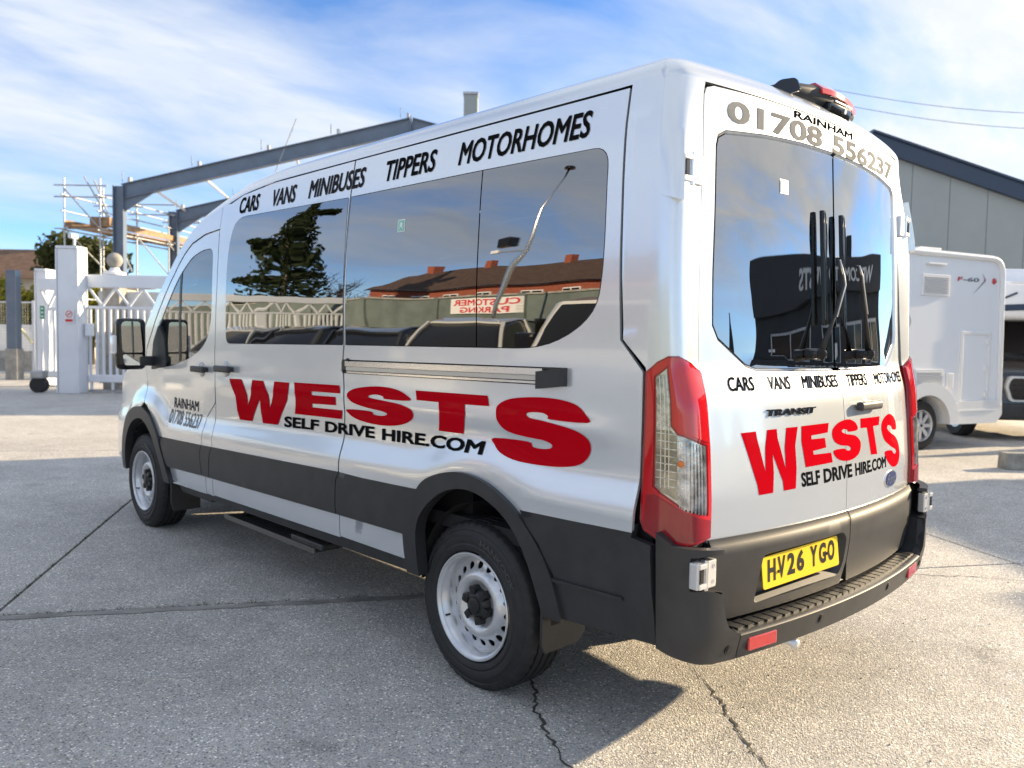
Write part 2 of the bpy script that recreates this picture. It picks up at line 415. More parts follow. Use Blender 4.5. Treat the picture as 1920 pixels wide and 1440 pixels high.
def relief(y, z):
    """pressing of the body side: it kicks out above the cladding and round the arches"""
    d1 = z-clad_top(y); d2 = ell(y, z, (1.15, .40), .47, .50); d3 = ell(y, z, (4.86, .42), .50, .48)
    k = .035
    d = -k*math.log(sum(math.exp(-max(min(q, 2), -1)/k) for q in (d1, d2, d3)))
    r = .030*(1-sstep(.02, .17, d))
    r += .006*math.exp(-((z-1.135)/.045)**2)*sstep(.3, .7, y)*(1-sstep(3.3, 3.9, y))
    r -= .010*sstep(1.30, 1.345, z)*(1-sstep(1.37, 1.41, z))*0
    return r
def side(y, z):
    if z > ZE(y)-.001: pass
    return (-(Wt(z)*FT(y)+relief(y, z)), y, z)
def side_flat(y, z): return (-(Wt(z)*FT(y)), y, z)
def rear(x, z): return (x, YB(z)+.096*(x/.9)**2, z)
def corner(s, z):
    """left rear corner: s < .82 on the doors (x = -s), s > 1.06 on the side (y = s - .72)"""
    if s <= .82: return rear(-s, z)
    if s >= 1.06: return side_flat(s-.72, z)
    p0 = Vector(rear(-.82, z)); p3 = Vector(side_flat(.34, z)); c = Vector((p3.x*.992, .075+YB(z)*.85, z))
    c = c.lerp((p0+p3)/2, .75*sstep(1.90, 2.33, z)); t = (s-.82)/.24
    q = p0*(1-t)**3+(p0*.12+c*.88)*3*t*(1-t)**2+(p3*.12+c*.88)*3*t*t*(1-t)+p3*t**3
    return (q.x, q.y, z)
mir = lambda f: (lambda a, b: (lambda p: (-p[0], p[1], p[2]))(f(a, b)))
HS = {-1: (lambda p: (-1, 0, 0)), 1: (lambda p: (1, 0, 0))}
HR = lambda p: (0, -1, 0)
HC = {-1: (lambda p: (-1, -1, 0)), 1: (lambda p: (1, -1, 0))}
def sd(f, sg): return f if sg < 0 else mir(f)
G = .0032   # half a panel gap
arch_o = [(1.588, .42), (1.612, .583), (1.59, .678), (1.50, .812), (1.40, .868), (1.26, .901), (1.13, .895), (1.011, .86), (.883, .79), (.772, .69), (.706, .596), (.66, .476), (.655, .44)]
arch_i = [(.745, .44), (.77, .50), (.82, .61), (.90, .72), (1.007, .795), (1.163, .838), (1.322, .813), (1.458, .721), (1.516, .612), (1.50, .42)]
farch_o = [(5.37, .40), (5.345, .62), (5.23, .80), (5.06, .885), (4.88, .90), (4.72, .86), (4.59, .77), (4.47, .62), (4.37, .475), (4.35, .42)]
farch_i = [(4.45, .42), (4.48, .50), (4.55, .60), (4.66, .72), (4.80, .80), (4.94, .815), (5.08, .775), (5.19, .69), (5.26, .56), (5.28, .40)]
def spline(p, n=4):
    o = []
    for i in range(len(p)-1):
        a, b, c, d = [Vector(p[min(max(i+k, 0), len(p)-1)]) for k in (-1, 0, 1, 2)]
        for j in range(n):
            t = j/n; q = .5*((2*b)+(c-a)*t+(2*a-5*b+4*c-d)*t*t+(3*b-a-3*c+d)*t**3); o.append((q.x, q.y))
    return o+[tuple(p[-1])]
arch_o = spline(arch_o); arch_i = spline(arch_i); farch_o = spline(farch_o); farch_i = spline(farch_i)
win1 = roundpoly([(3.535, 1.392), (2.200, 1.408), (2.203, 2.130), (3.47, 2.150), (3.535, 1.95)], [.05, .01, .01, .14, .1])
win2 = [(2.176, 1.408), (1.1955, 1.417), (1.2065, 2.127), (2.178, 2.130)]
win3 = roundpoly([(1.189, 1.417), (.80, 1.419), (.565, 1.535), (.532, 1.70), (.545, 2.122), (1.200, 2.127)], [0, .16, .14, .14, .07, 0])
winA = roundpoly([(3.758, 1.985), (3.735, 1.60), (3.80, 1.41), (4.02, 1.30), (4.40, 1.225), (4.80, 1.185), (4.72, 1.40), (4.50, 1.62), (4.28, 1.83), (4.08, 1.95), (3.9, 1.985)], [.05, .2, .16, .16, .1, .02, .1, .1, .1, .08, .05])
door_top = [(3.675, 2.098), (3.894, 2.085), (4.089, 2.041), (4.202, 1.982), (4.291, 1.918), (4.45, 1.78), (4.70, 1.54), (4.90, 1.33), (4.93, 1.20)]
for sg in (-1, 1):
    S = sd(side, sg); SF = sd(side_flat, sg); H = HS[sg]
    # ---- rear quarter panel (fixed, holds two panes and the door rail)
    q_out = [(2.186+G*0-.006, 2.312), (2.186-.004, 2.05), (2.190, 1.63), (2.186, 1.40), (2.196, 1.33), (2.190, 1.24), (2.176, 1.12), (2.172, .78)]
    q_low = [(1.53, .775)]+[p for p in arch_o if p[1] > .775][0:]+[(.86, .775), (.30, .80), (.318, .85), (.345, 1.356), (.449, 1.455), (.459, 1.67), (.468, 1.91), (.480, 2.19), (.479, 2.312)]
    ol = q_out+[(1.545, .775)]+[p for p in arch_o if p[1] > .78]+[(.87, .775), (.354, .79), (.354, 1.350), (.452, 1.455), (.462, 1.67), (.471, 1.91), (.483, 2.19), (.482, 2.312)]
    qwin = win2[:2]+[win3[0]]
    hole = [(2.180, 1.405), (1.19, 1.413)]+[p for p in inset(win3, -.003)[1:-1]]+[(2.182, 2.133)]
    # one opening behind the two flush panes
    hole = [(2.180, 1.405)]+[p for p in inset(win3, -.003) if p[0] < 1.15]+[(1.2, 2.131), (2.182, 2.134)]
    quarter = panel('side_panel', ol, S, PAINT, van, H, holes=[hole], step=.03)
    # ---- sliding door
    sl = [(3.672, 2.255), (3.676, 2.098), (3.664, 1.73), (3.682, 1.495), (3.700, 1.311), (3.697, 1.176), (3.686, 1.043), (3.660, .74),
          (2.184, .78), (2.188, 1.12), (2.202, 1.24), (2.208, 1.33), (2.198, 1.40), (2.200, 1.63), (2.194, 2.05), (2.192, 2.312), (3.0, 2.309), (3.4, 2.282), (3.56, 2.246)]
    slide = panel('sliding_door' if sg < 0 else 'side_panel', sl, S, PAINT, van, H, holes=[inset(win1, -.003)], step=.03)
    # ---- front door
    fd = [(3.684, 2.094), (3.672, 1.73), (3.690, 1.495), (3.708, 1.311), (3.705, 1.176), (3.700, 1.015), (3.815, .918), (3.829, .76), (3.829, .72), (4.58, .72), (4.66, .83), (4.80, .92), (4.86, .94), (4.88, 1.1)]+[(y-.006, z-.006) for y, z in reversed(door_top[1:])]
    fdoor = panel('front_door', fd, S, PAINT, van, H, holes=[inset(winA, -.003)], step=.028)
    # ---- fuel flap behind the front door
    panel('fuel_flap', [(3.694, 1.008), (3.690, 1.0), (3.668, .76), (3.668, .72), (3.823, .72), (3.822, .76), (3.809, .912)], S, PAINT, van, H, step=.05)
    # ---- cab upper panel above the door, front wing
    up = [(3.680, 2.104)]+[(y+.002, z+.005) for y, z in door_top[1:]]
    zz_ = np.linspace(5.02, 3.60, 24)
    up = up+[(float(y), ZE(float(y))) for y in zz_]+[(3.678, 2.24)]
    panel('cab_pillar', up, S, PAINT, van, H, step=.05)
    wing = [(4.886, 1.1), (4.87, .94), (4.93, .905)]+[p for p in reversed(farch_o) if p[0] > 4.93 and p[1] > .5]+[(5.40, .46), (5.80, .46)]+[(float(y), ZE(float(y))) for y in np.linspace(5.86, 5.02, 20)]+[(4.94, 1.22)]
    panel('front_wing', wing, S, PAINT, van, H, step=.05)
    # ---- glass
    for nm, wn_, gm, par in (('side_window', win1, SIDEG, slide), ('side_window', win2, SIDEG, quarter), ('side_window', win3, SIDEG, quarter), ('door_window', winA, CABG, fdoor)):
        panel(nm, wn_, SF, gm, par, H, off=.0012 if gm is SIDEG else -.004, thick=.005, step=.05)
        panel('window_seal', inset(wn_, .001), SF, FRIT, par, H, off=-.0075, thick=0, holes=[inset(wn_, .035)], step=.05)
    if sg < 0:
        # bright inner frame line of the cab window and quarter-light bar
        panel('window_bar', [(4.262, 1.835), (4.232, 1.86), (4.252, 1.262), (4.285, 1.255)], SF, FRIT, fdoor, H, off=-.001, thick=.004, step=.08)
        panel('mirror_base', roundpoly([(4.79, 1.18), (4.50, 1.22), (4.52, 1.40), (4.62, 1.51), (4.74, 1.38)], .03), SF, BLACKP, fdoor, H, off=.008, thick=.02, step=.05)
    # ---- cladding
    def co(y, z):
        t = clad_top(y)-z
        return .016+.030*sstep(-.02, .075, t)-.012*sstep(.16, .30, t)
    ct = clad_top
    c1 = [(y, ct(y)) for y in np.linspace(4.535, 3.832, 8)]+[(3.79, .545), (4.40, .527)]+[p for p in farch_o if p[0] < 4.56 and .53 < p[1] < .74][::-1]
    c1 = [(4.53, ct(4.53)), (3.834, ct(3.834)), (3.834, .76), (3.795, .543), (4.385, .527), (4.47, .65)]
    c2 = [(3.826, ct(3.826)), (3.668, ct(3.668)), (3.688, .545), (3.788, .543)]
    c3 = [(3.660, ct(3.66)), (2.183, ct(2.18)), (2.188, .570), (3.680, .545)]
    c4 = [(2.175, ct(2.175)), (1.49, ct(1.49)), (1.58, .66), (1.60, .576), (2.180, .570)]
    for nm, c in (('door_cladding', c1), ('pillar_cladding', c2), ('door_cladding', c3), ('panel_cladding', c4)):
        panel(nm, c, SF, BLACKP, van, H, offf=co, thick=.03, step=.04)
    # rear quarter cladding down to the bumper
    c5 = [(.90, .813), (.356, .842), (.352, .802), (.268, .792), (.245, .47), (.665, .447), (.70, .60), (.77, .70)]
    panel('quarter_cladding', c5, SF, BLACKP, van, H, offf=co, thick=.03, step=.035)
    panel('cladding_rib', roundpoly([(.715, .588), (.375, .597), (.375, .585), (.715, .576)], .004), SF, BLACKP, van, H, off=.048, thick=.01, step=.05)
    # ---- painted sill and black under-sill
    for y0, y1, z0, z1 in ((4.40, 3.796, .522, .538), (3.788, 3.692, .538, .540), (3.684, 2.191, .540, .565), (2.183, 1.602, .565, .572)):
        panel('sill', [(y0, z0), (y1, z1), (y1, z1-.115), (y0, z0-.108)], SF, PAINT, van, H, off=.018, thick=.04, step=.06)
    panel('under_sill', [(4.34, .415), (1.585, .462), (1.565, .385), (4.32, .365)], SF, BLACKP, van, H, off=-.012, thick=.08, step=.12)
    # ---- wheel arch trims
    panel('arch_trim', arch_o+arch_i, SF, BLACKP, van, H, off=.050, thick=.055, step=.03)
    panel('arch_trim', farch_o+farch_i, SF, BLACKP, van, H, off=.050, thick=.055, step=.03)
    # ---- arch liners
    for yc, zc, ra in ((1.16, .44, .40), (4.87, .44, .42)):
        m_ = MB(); n = 20
        ring = []
        for k in range(n+1):
            a = math.pi*k/n; ring.append((yc+ra*math.cos(a), zc-.06+ra*math.sin(a)))
        vs = [(sg*.97, *p) for p in ring]+[(sg*.60, *p) for p in ring]+[(sg*.60, yc, zc)]
        fs = [(k, k+1, n+2+k, n+1+k) for k in range(n)]+[(n+1+k, n+2+k, 2*n+2) for k in range(n)]
        pyd('arch_liner', vs, fs, DARK, van, True)
    # ---- mud flaps
    m_ = MB(); m_.poly([(sg*.985, .50), (sg*.76, .50), (sg*.74, .30), (sg*.78, .265), (sg*.965, .262), (sg*.985, .30)], 1, .79, .802); m_.out('mud_flap', BLACKP, van)
    m_ = MB(); m_.poly([(sg*.985, .46), (sg*.78, .46), (sg*.78, .20), (sg*.97, .20), (sg*.985, .26)], 1, 4.42, 4.432); m_.out('mud_flap', BLACKP, van)
    # ---- rear corner panel
    cp = [(.790, 2.33), (.799, 2.285), (.804, 2.08), (.819, 1.914), (.828, 1.685), (.838, 1.36), (.90, 1.395), (.96, 1.395), (1.058, 1.345), (1.062, 1.366), (1.159, 1.457), (1.172, 1.672), (1.181, 1.909), (1.193, 2.19), (1.192, 2.33)]
    def cors(s, z):
        p = corner(s, z); e = .004*(sstep(1.09, 1.105, s)*(1-sstep(1.165, 1.185, s))*sstep(1.46, 1.5, z)*(1-sstep(2.2, 2.24, z)))
        return (p[0]+e, p[1], p[2])
    panel('corner_panel', cp, sd(cors, sg), PAINT, van, HC[sg], step=.022)
    # strip of body beside the doors below the lamp is covered by the bumper; body behind the lamp
    panel('lamp_backing', [(.85, 1.36), (1.05, 1.34), (1.06, .80), (.84, .78)], sd(corner, sg), DARK, van, HC[sg], off=-.02, thick=0, step=.04)
# ---------------------------------------------------------------- roof, windscreen, bonnet: one cap over the plan outline
def capH(y): return .125-.07*sstep(3.5, 4.3, y)-.0*y
def capR(y): return .25-.14*sstep(3.6, 4.4, y)+.10*sstep(5.0, 5.4, y)
ZC = smooth_tab([0, 3.4, 3.8, 4.1, 4.35, 4.6, 4.9, 5.2, 5.32, 5.5, 5.75, 5.95], [2.505, 2.50, 2.475, 2.42, 2.31, 2.11, 1.83, 1.53, 1.44, 1.37, 1.25, 1.05], 7)
ss = list(np.linspace(0, .70, 15))+list(np.linspace(.74, 1.22, 25))
ys = list(np.linspace(.53, 3.4, 30))+list(np.linspace(3.48, 5.88, 49))
ss += [y+.72 for y in ys]
cs = [1, .995, .98, .95, .9, .83, .74, .63, .5, .36, .2, 0]
def cap_pt(s, c):
    if s <= 1.22:
        pb = Vector(corner(s, 2.322)); W = Wt(2.322)
        if s <= .70: pi = Vector((-s*.96, pb.y+.25, 0))
        else:
            t = sstep(.70, 1.22, s); a = Vector((-.672, rear(-.70, 2.322)[1]+.25, 0)); b = Vector((-(W-.25), .53, 0)); pi = a.lerp(b, t)
        ze, h = 2.322, .125
    else:
        y = s-.72; ze = ZE(y); pb = Vector(side_flat(y, ze)); pi = Vector((pb.x+capR(y), y, 0)); h = capH(y)
    xy = pi.lerp(Vector((pb.x, pb.y, 0)), c)
    z = ze+h*math.sqrt(max(0, 1-c*c))
    return (xy.x, xy.y, z)
NS = len(ss); verts = []; idx = {}
for sg in (-1, 1):
    for i, s in enumerate(ss):
        for j, c in enumerate(cs):
            if sg == 1 and i == 0: idx[1, 0, j] = idx[-1, 0, j]; continue
            p = cap_pt(s, c); idx[sg, i, j] = len(verts); verts.append((p[0]*(-sg) if sg == 1 else p[0], p[1], p[2]))
quads = []
for sg in (-1, 1):
    for i in range(NS-1):
        for j in range(len(cs)-1):
            quads.append([idx[sg, i, j], idx[sg, i+1, j], idx[sg, i+1, j+1], idx[sg, i, j+1]])
i0 = 15+25; J = len(cs)-1; NX = 14; rows = []
for i in range(i0, NS):
    L = verts[idx[-1, i, J]]; row = [idx[-1, i, J]]
    for k in range(1, 2*NX):
        x = L[0]*(1-k/NX); z = L[2]+(ZC(L[1])-L[2])*(1-(x/L[0])**2); row.append(len(verts)); verts.append((x, L[1]+.0, z))
    rows.append(row+[idx[1, i, J]])
cquads = []
for i in range(len(rows)-1):
    for k in range(2*NX): cquads.append([rows[i][k], rows[i+1][k], rows[i+1][k+1], rows[i][k+1]])
# back strip between the rear inner line and the first row
rearline = [idx[-1, i, J] for i in range(14, -1, -1)]+[idx[1, i, J] for i in range(1, 15)]
r0 = rows[0]
for k in range(28): quads.append([rearline[k], rearline[k+1], r0[k+1], r0[k]])
for sg, A in ((-1, r0[0]), (1, r0[-1])):
    for i in range(14, i0): 
        a, b = idx[sg, i, J], idx[sg, i+1, J]
        if a != A and b != A: quads.append([a, b, A])
fy = lambda f: sum(verts[i][1] for i in f)/len(f)
fx = lambda f: max(abs(verts[i][0]) for i in f)
allq = quads+cquads
scr = [f for f in cquads if 4.02 < fy(f) < 5.24]
bon = [f for f in allq if fy(f) >= 5.24]
rf = [f for f in allq if f not in scr and fy(f) < 5.24]
def sub(name, fs, m):
    us = sorted({i for f in fs for i in f}); mp_ = {a: b for b, a in enumerate(us)}
    o = pyd(name, [verts[i] for i in us], [[mp_[i] for i in f] for f in fs], m, van, True)
    b = bmesh.new(); b.from_mesh(o.data); bmesh.ops.remove_doubles(b, verts=b.verts, dist=1e-5); bmesh.ops.recalc_face_normals(b, faces=b.faces); b.to_mesh(o.data); b.free()
    return o
sub('roof', rf, PAINT); sub('bonnet', bon, PAINT); sub('windscreen', scr, CABG)
# dark seam strips: roof seam groove lies open between side panels (z < 2.312) and roof (z > 2.322); liner behind it
for sg in (-1, 1): pyd('seam_liner', [(sg*.905, .4, 2.29), (sg*.905, 3.6, 2.22), (sg*.885, 3.6, 2.27), (sg*.885, .4, 2.34)], [(0, 1, 2, 3)], DARK, van)
# inner liner behind all the gaps of the sides
for sg in (-1, 1):
    S = sd(side_flat, sg)
    for nm, poly in (('body_liner', [(3.80, 1.36), (3.58, 1.36), (3.58, 2.20), (3.70, 2.20)]), ('body_liner', [(2.24, 1.36), (2.14, 1.36), (2.14, 2.29), (2.24, 2.29)]), ('body_liner', [(4.9, .5), (1.65, .5), (1.5, .86), (.9, .86), (.30, .6), (.34, 1.30), (.42, 1.38), (4.9, 1.16)]), ('body_liner', [(.52, 1.4), (.35, 1.4), (.40, 2.3), (.53, 2.3)])):
        panel(nm, poly, S, DARK, van, HS[sg], off=-.03, thick=0, step=.1)
pyd('header_liner', [(-.70, .31, 2.295), (.70, .31, 2.295), (.70, .31, 2.33), (-.70, .31, 2.33)], [(0, 1, 2, 3)], DARK, van)
# ---------------------------------------------------------------- rear doors
wl = [(-.731, 2.117), (-.722, 2.147), (-.690, 2.164), (-.481, 2.183), (-.248, 2.193), (-.006, 2.195), (-.006, 1.363), (-.546, 1.366), (-.600, 1.381), (-.734, 1.469), (-.757, 1.512), (-.753, 1.69)]
wr = [(-x, z) for x, z in reversed(wl)]
fl = [(-.752, 2.314), (-.784, 2.304), (-.795, 2.280), (-.802, 2.076), (-.816, 1.914), (-.825, 1.685), (-.834, 1.387), (-.850, .81), (-.850, .79), (-.003, .79), (-.003, 2.3175), (-.3, 2.3175), (-.55, 2.3175)]
fl2 = [(-.848, .800), (-.840, .60), (-.80, .515), (-.03, .515), (-.022, .54), (-.003, .60), (-.003, .800)]
def doorsurf(x, z):
    p = rear(x, z)
    return p
def lowsurf(x, z):
    p = rear(x, z); return (p[0], p[1]-.006-.012*sstep(.80, .77, z)+.0, p[2])
recess = roundpoly([(-.592, .722), (-.055, .728), (-.030, .70), (-.028, .60), (-.055, .555), (-.612, .548)], [.03, .03, .01, .02, .02, .02])
for sg in (-1, 1):
    flip = (lambda P: P) if sg < 0 else (lambda P: [(-x, z) for x, z in P])
    we = [p for p in inset(wl, -.013)]; we = we[6:]+we[:6]; we = [(min(x, -.003), z) for x, z in we]
    k = fl.index((-.003, .79)); dr = panel('rear_door', flip(fl[:k+1]+we+fl[k+1:]), doorsurf, PAINT, van, HR, thick=.02, step=.014)
    ringo = subdiv(inset(flip(wl), -.0105), .02); ringi = inset(ringo, .009)
    nr = min(len(ringo), len(ringi)); vv_ = [(x, rear(x, z)[1]+.0002, z) for x, z in ringo[:nr]]+[(x, rear(x, z)[1]+.011, z) for x, z in ringi[:nr]]
    if len(ringo) == len(ringi): pyd('window_frame', vv_, [(i, (i+1) % nr, nr+(i+1) % nr, nr+i) for i in range(nr) if abs(ringo[i][0]) > .02], PAINT, dr, True)
    rp_ = lambda x, z: (lambda p: (p[0], p[1]-.018*0, p[2]))(lowsurf(x, z))
    panel('lower_door_cladding', flip(fl2), lowsurf, BLACKP, dr, HR, thick=.03, holes=[recess] if sg < 0 else [], step=.035)
    gw = panel('rear_window', flip(wl), rear, REARG, dr, HR, off=-.006, thick=.005, step=.04)
    panel('window_seal', flip(inset(wl, .001)), rear, FRIT, dr, HR, off=-.014, thick=0, holes=[inset(flip(wl), .03)], step=.05)
pyd('door_gap_liner', [(-.03, .24, .5), (.03, .24, .5), (.03, .26, 2.30), (-.03, .26, 2.30)], [(0, 1, 2, 3)], DARK, van)
for sg in (-1, 1): pyd('door_gap_liner', [(sg*.78, .29, .5), (sg*.92, .29, .5), (sg*.92, .30, 1.4), (sg*.86, .31, 2.30), (sg*.75, .31, 2.30)], [(0, 1, 2, 3, 4)], DARK, van)
# number plate recess and plate
def recbox():
    b = MB(); out = []
    top = [(x, lowsurf(x, z)[1]-.0, z) for x, z in recess]; ins = inset(recess, .022)
    n = len(recess); bot = []
    for (x, z) in ins: bot.append((x, lowsurf(x, z)[1]+.030, z))
    n = min(len(top), len(bot)); f = [(i, (i+1) % n, n+(i+1) % n, n+i) for i in range(n)]+[tuple(range(n, 2*n))]
    pyd('plate_recess', top[:n]+bot[:n], f, BLACKP, van)
recbox()
def platesurf(x, z): return (x, .104-.078*(x+.32)+.05*(z-.65), z)
plate = panel('number_plate', roundpoly([(-.578, .703), (-.075, .713), (-.062, .598), (-.566, .588)], .012), platesurf, YELLOW, van, HR, thick=.003, step=.2)
for k, ch in enumerate('HV26YGO'):
    x0 = -.541+k*.0613+(.028 if k > 3 else 0); z0 = .612+.012*(k/6)
    text('plate_character', ch, (x0, x0+.049, z0, z0+.079), platesurf, PLATEB, plate, HR, bold=.042, grid=(1, 1), off=.001)
for x, z in ((-.475, .64), (-.15, .655)): MB().cyl((x, platesurf(x, z)[1]+.002, z), (x, platesurf(x, z)[1]-.004, z), .006, 10).out('plate_screw', HUB, plate)
MB().box((-.32, .135, .722), (.20, .03, .018), bev=.004).out('plate_lamp', GLOSSB, van)
# hinges on both corner posts
def hinge(x, z, sg, h):
    lo = z < 1; p = Vector(corner(.955, z)); p.y = min(p.y, .128 if lo else 9); e = empty('door_hinge'); e.parent = van; x0 = .912 if lo else .853
    MB().box((sg*x0, p.y-.002, z), (.050 if lo else .06, .030, h), bev=.005).out('hinge_leaf', ZINC, e)
    MB().box((sg*(x0+.055), p.y+.002, z), (.046, .034, h*.94), bev=.005).out('hinge_arm', ZINC, e)
    for q in (-1, 1): MB().box((sg*(x0+.048), p.y-.014, z+q*h*.36), (.052, .014, h*.2), bev=.004).out('hinge_knuckle', ZINC, e)
    MB().box((sg*(x0+.058), p.y-.015, z), (.020, .008, h*.5), bev=.002).out('hinge_slot', GLOSSB, e)
    MB().cyl((sg*(x0+.030), p.y-.014, z-h*.54), (sg*(x0+.030), p.y-.014, z+h*.54), .008, 12).out('hinge_pin', CHROME, e, auto=40)
    for q in (-1, 1): MB().cyl((sg*(x0-.006), p.y-.016, z+q*h*.28), (sg*(x0-.006), p.y-.019, z+q*h*.28), .007, 10).out('hinge_bolt', CHROME, e)
for sg in (-1, 1):
    hinge(-.85, 2.018, sg, .098); hinge(-.87, .714, sg, .090)
    # pressed pocket in the corner post round the upper hinge
    S = sd(corner, sg)
    panel('hinge_pocket', roundpoly([(1.035, 2.11), (.945, 2.14), (.940, 1.90), (1.035, 1.93)], .012), S, PAINT, van, HC[sg], offf=lambda s, z: .002+.024*(1-sstep(.95, 1.035, s)), thick=.03, step=.02)
# ---------------------------------------------------------------- rear lamps
def lz(u, v):
    s = float(np.interp(u, [1207.5, 1285, 1324.5], [1.064, .948, .832])); return (s, 1.358-(v-692)*.00173+(0.0 if u < 1285 else .012*(u-1285)/40))
def zc_(L): return [lz(1180+a/3.4286, 640+b/3.4286) for a, b in L]
lo_all = zc_([(103, 190), (180, 122), (268, 84), (368, 84), (440, 140), (490, 205), (497, 680), (492, 1288), (380, 1306), (200, 1286), (118, 1232), (96, 1160)])
lo_clear = zc_([(172, 215), (262, 157), (262, 530), (310, 584), (360, 594), (470, 682), (468, 1122), (360, 1060), (200, 968), (162, 930), (166, 235)])
lo_red = zc_([(270, 118), (366, 104), (484, 214), (484, 672), (362, 582), (318, 568), (270, 522)])
lo_low = zc_([(122, 985), (165, 975), (356, 1072), (482, 1158), (484, 1284), (205, 1272), (112, 1205)])
lo_bulb = zc_([(168, 560), (262, 560), (305, 600), (305, 1005), (200, 955), (168, 925)])
for sg in (-1, 1):
    S = sd(corner, sg); H = HC[sg]
    tl = panel('tail_light', lo_all, S, LENSD, van, H, off=0.0040, thick=.04, step=.02)
    panel('red_lens', inset(lo_all, .006), S, LENSR, tl, H, off=0.0075, thick=.004, holes=[inset(lo_clear, -.004)], step=.02)
    panel('clear_lens', inset(lo_clear, .002), S, LENSC, tl, H, off=0.0060, thick=.01, step=.016)
    panel('lamp_bowl', lo_bulb, S, LENSI, tl, H, off=0.0075, thick=.003, step=.02)
    panel('brake_lens', inset(lo_red, .003), S, LENSR, tl, H, off=0.0120, thick=.006, step=.02)
    panel('fog_lens', inset(lo_low, .004), S, LENSD, tl, H, off=0.0130, thick=.008, step=.02)
    # chrome ladder bars and ribs behind the clear lens
    for k in range(15):
        v = 240+k*48; pts = zc_([(172, v), (258 if v < 530 else 300, v+6), (258 if v < 530 else 300, v+13), (172, v+7)])
        panel('lamp_bar', pts, S, LENSC, tl, H, off=0.0095, thick=.002, step=.05)
    for a in (196, 222, 246): panel('lamp_bar', zc_([(a, 215), (a+5, 212), (a+5, 940), (a, 925)]), S, CHROME, tl, H, off=0.0090, thick=.002, step=.05)
    for k in range(9):
        a = 322+k*16; panel('lens_rib', zc_([(a, 600+k*9), (a+7, 603+k*9), (a+7, 1050+k*9), (a, 1046+k*9)]), S, LENSC, tl, H, off=0.0100, thick=.003, step=.05)
    p, n = snorm(S, *lz(1277, 864)); n = n if n.dot(Vector(H(p))) > 0 else -n
    MB().ball(p+n*.011, .011, 10).out('indicator_bulb', AMBER, tl, True)
# ---------------------------------------------------------------- rear bumper
def bsurf(s, z):
    lean = .02*sstep(.52, .40, z)
    if s <= .86: return (-s, .012+.11*s*s+lean, z)
    if s >= 1.10: return (-1.030, s-1.10+.27, z)
    p0 = Vector((-.86, .0934+lean, z)); p3 = Vector((-1.030, .27, z)); c1 = Vector((-.975, .116+lean, z)); c2 = Vector((-1.030, .16, z)); t = (s-.86)/.24
    q = p0*(1-t)**3+c1*3*t*(1-t)**2+c2*3*t*t*(1-t)+p3*t**3
    return (q.x, q.y, z)
def bfull(x, z): return bsurf(abs(x), z) if x < 0 else mir(bsurf)(x, z)
bump = panel('rear_bumper', [(-.772, .487), (.772, .487), (.772, .405), (-.772, .405)], lambda x, z: (lambda p: (x, p[1], p[2]))(bsurf(abs(x), z)), BLACKP, van, HR, thick=.02, step=.03)
n = 44; xs = np.linspace(-.772, .772, n+1)
v = []; f = []
for x in xs:
    y0 = bsurf(abs(x), .487)[1]; y1 = rear(x, .515)[1]+.02
    v += [(x, y0, .487), (x, y0+.006, .493), (x, y0+.02, .495), (x, y1, .497)]
for i in range(n):
    for k in range(3): f.append((4*i+k, 4*i+4+k, 4*i+5+k, 4*i+1+k))
pyd('bumper_step', v, f, BLACKP, bump, True)
for k in range(30):
    x = -.735+k*1.47/29; y0 = bsurf(abs(x), .487)[1]+.028; y1 = rear(x, .515)[1]-.012
    w = .020
    MB().poly([(x-w, y0), (x+w, y0), (x+w, y1), (x-w, y1)], 2, .494, .5015).out('step_tread', BLACKP, bump)
for sg in (-1, 1):
    S = sd(bsurf, sg); H = HC[sg]
    pol = [(1.085, .838), (1.03, .802), (.90, .790), (.868, .788), (.866, .772), (.975, .768), (.975, .665), (.90, .655), (.868, .64), (.862, .60), (.852, .56), (.835, .525), (.80, .505), (.776, .495), (.776, .405), (.88, .408), (.93, .418), (.99, .436), (1.04, .450), (1.075, .463)]
    panel('bumper_corner', pol, S, BLACKP, van, H, thick=.035, step=.025)
    MB().box((sg*.925, .215, .715), (.13, .05, .13)).out('hinge_well', DARK, van)
    # inner cheek of the corner
    v = [(sg*.868, .10, .645), (sg*.862, .10, .60), (sg*.835, .09, .53), (sg*.79, .083, .50), (sg*.776, .08, .49), (sg*.868, .24, .645), (sg*.862, .24, .60), (sg*.835, .22, .53), (sg*.79, .20, .50), (sg*.776, .20, .49)]
    pyd('bumper_cheek', v, [(i, i+1, i+6, i+5) for i in range(4)], BLACKP, van, True)
    v = [(sg*.985, .135, .663), (sg*.866, .10, .648), (sg*.866, .24, .648), (sg*.985, .24, .663)]
    pyd('bumper_ledge', v, [(0, 1, 2, 3)], BLACKP, van)
    x = .655; r = MB(); r.box((sg*.655, bsurf(.655, .45)[1]-.001, .447), (.150, .010, .046), Matrix.Rotation(sg*.14, 3, 'Z'), .004); r.out('bumper_reflector', LENSR, bump)
    for s_, z_ in ((.82, .445), (.30, .450)):
        p, nn = snorm(S, s_, z_); nn = nn if nn.dot(Vector(H(p))) > 0 else -nn
        m_ = MB(); m_.cyl(p-nn*.004, p+nn*.003, .017, 20); m_.cyl(p, p+nn*.005, .011, 20); m_.out('parking_sensor', HUB, bump if s_ < .5 else van, auto=40)
MB().tube([(-.42, .30, .40), (-.42, .12, .385), (-.42, .06, .372)], .018, 10).out('towing_eye', ZINC, van, True)
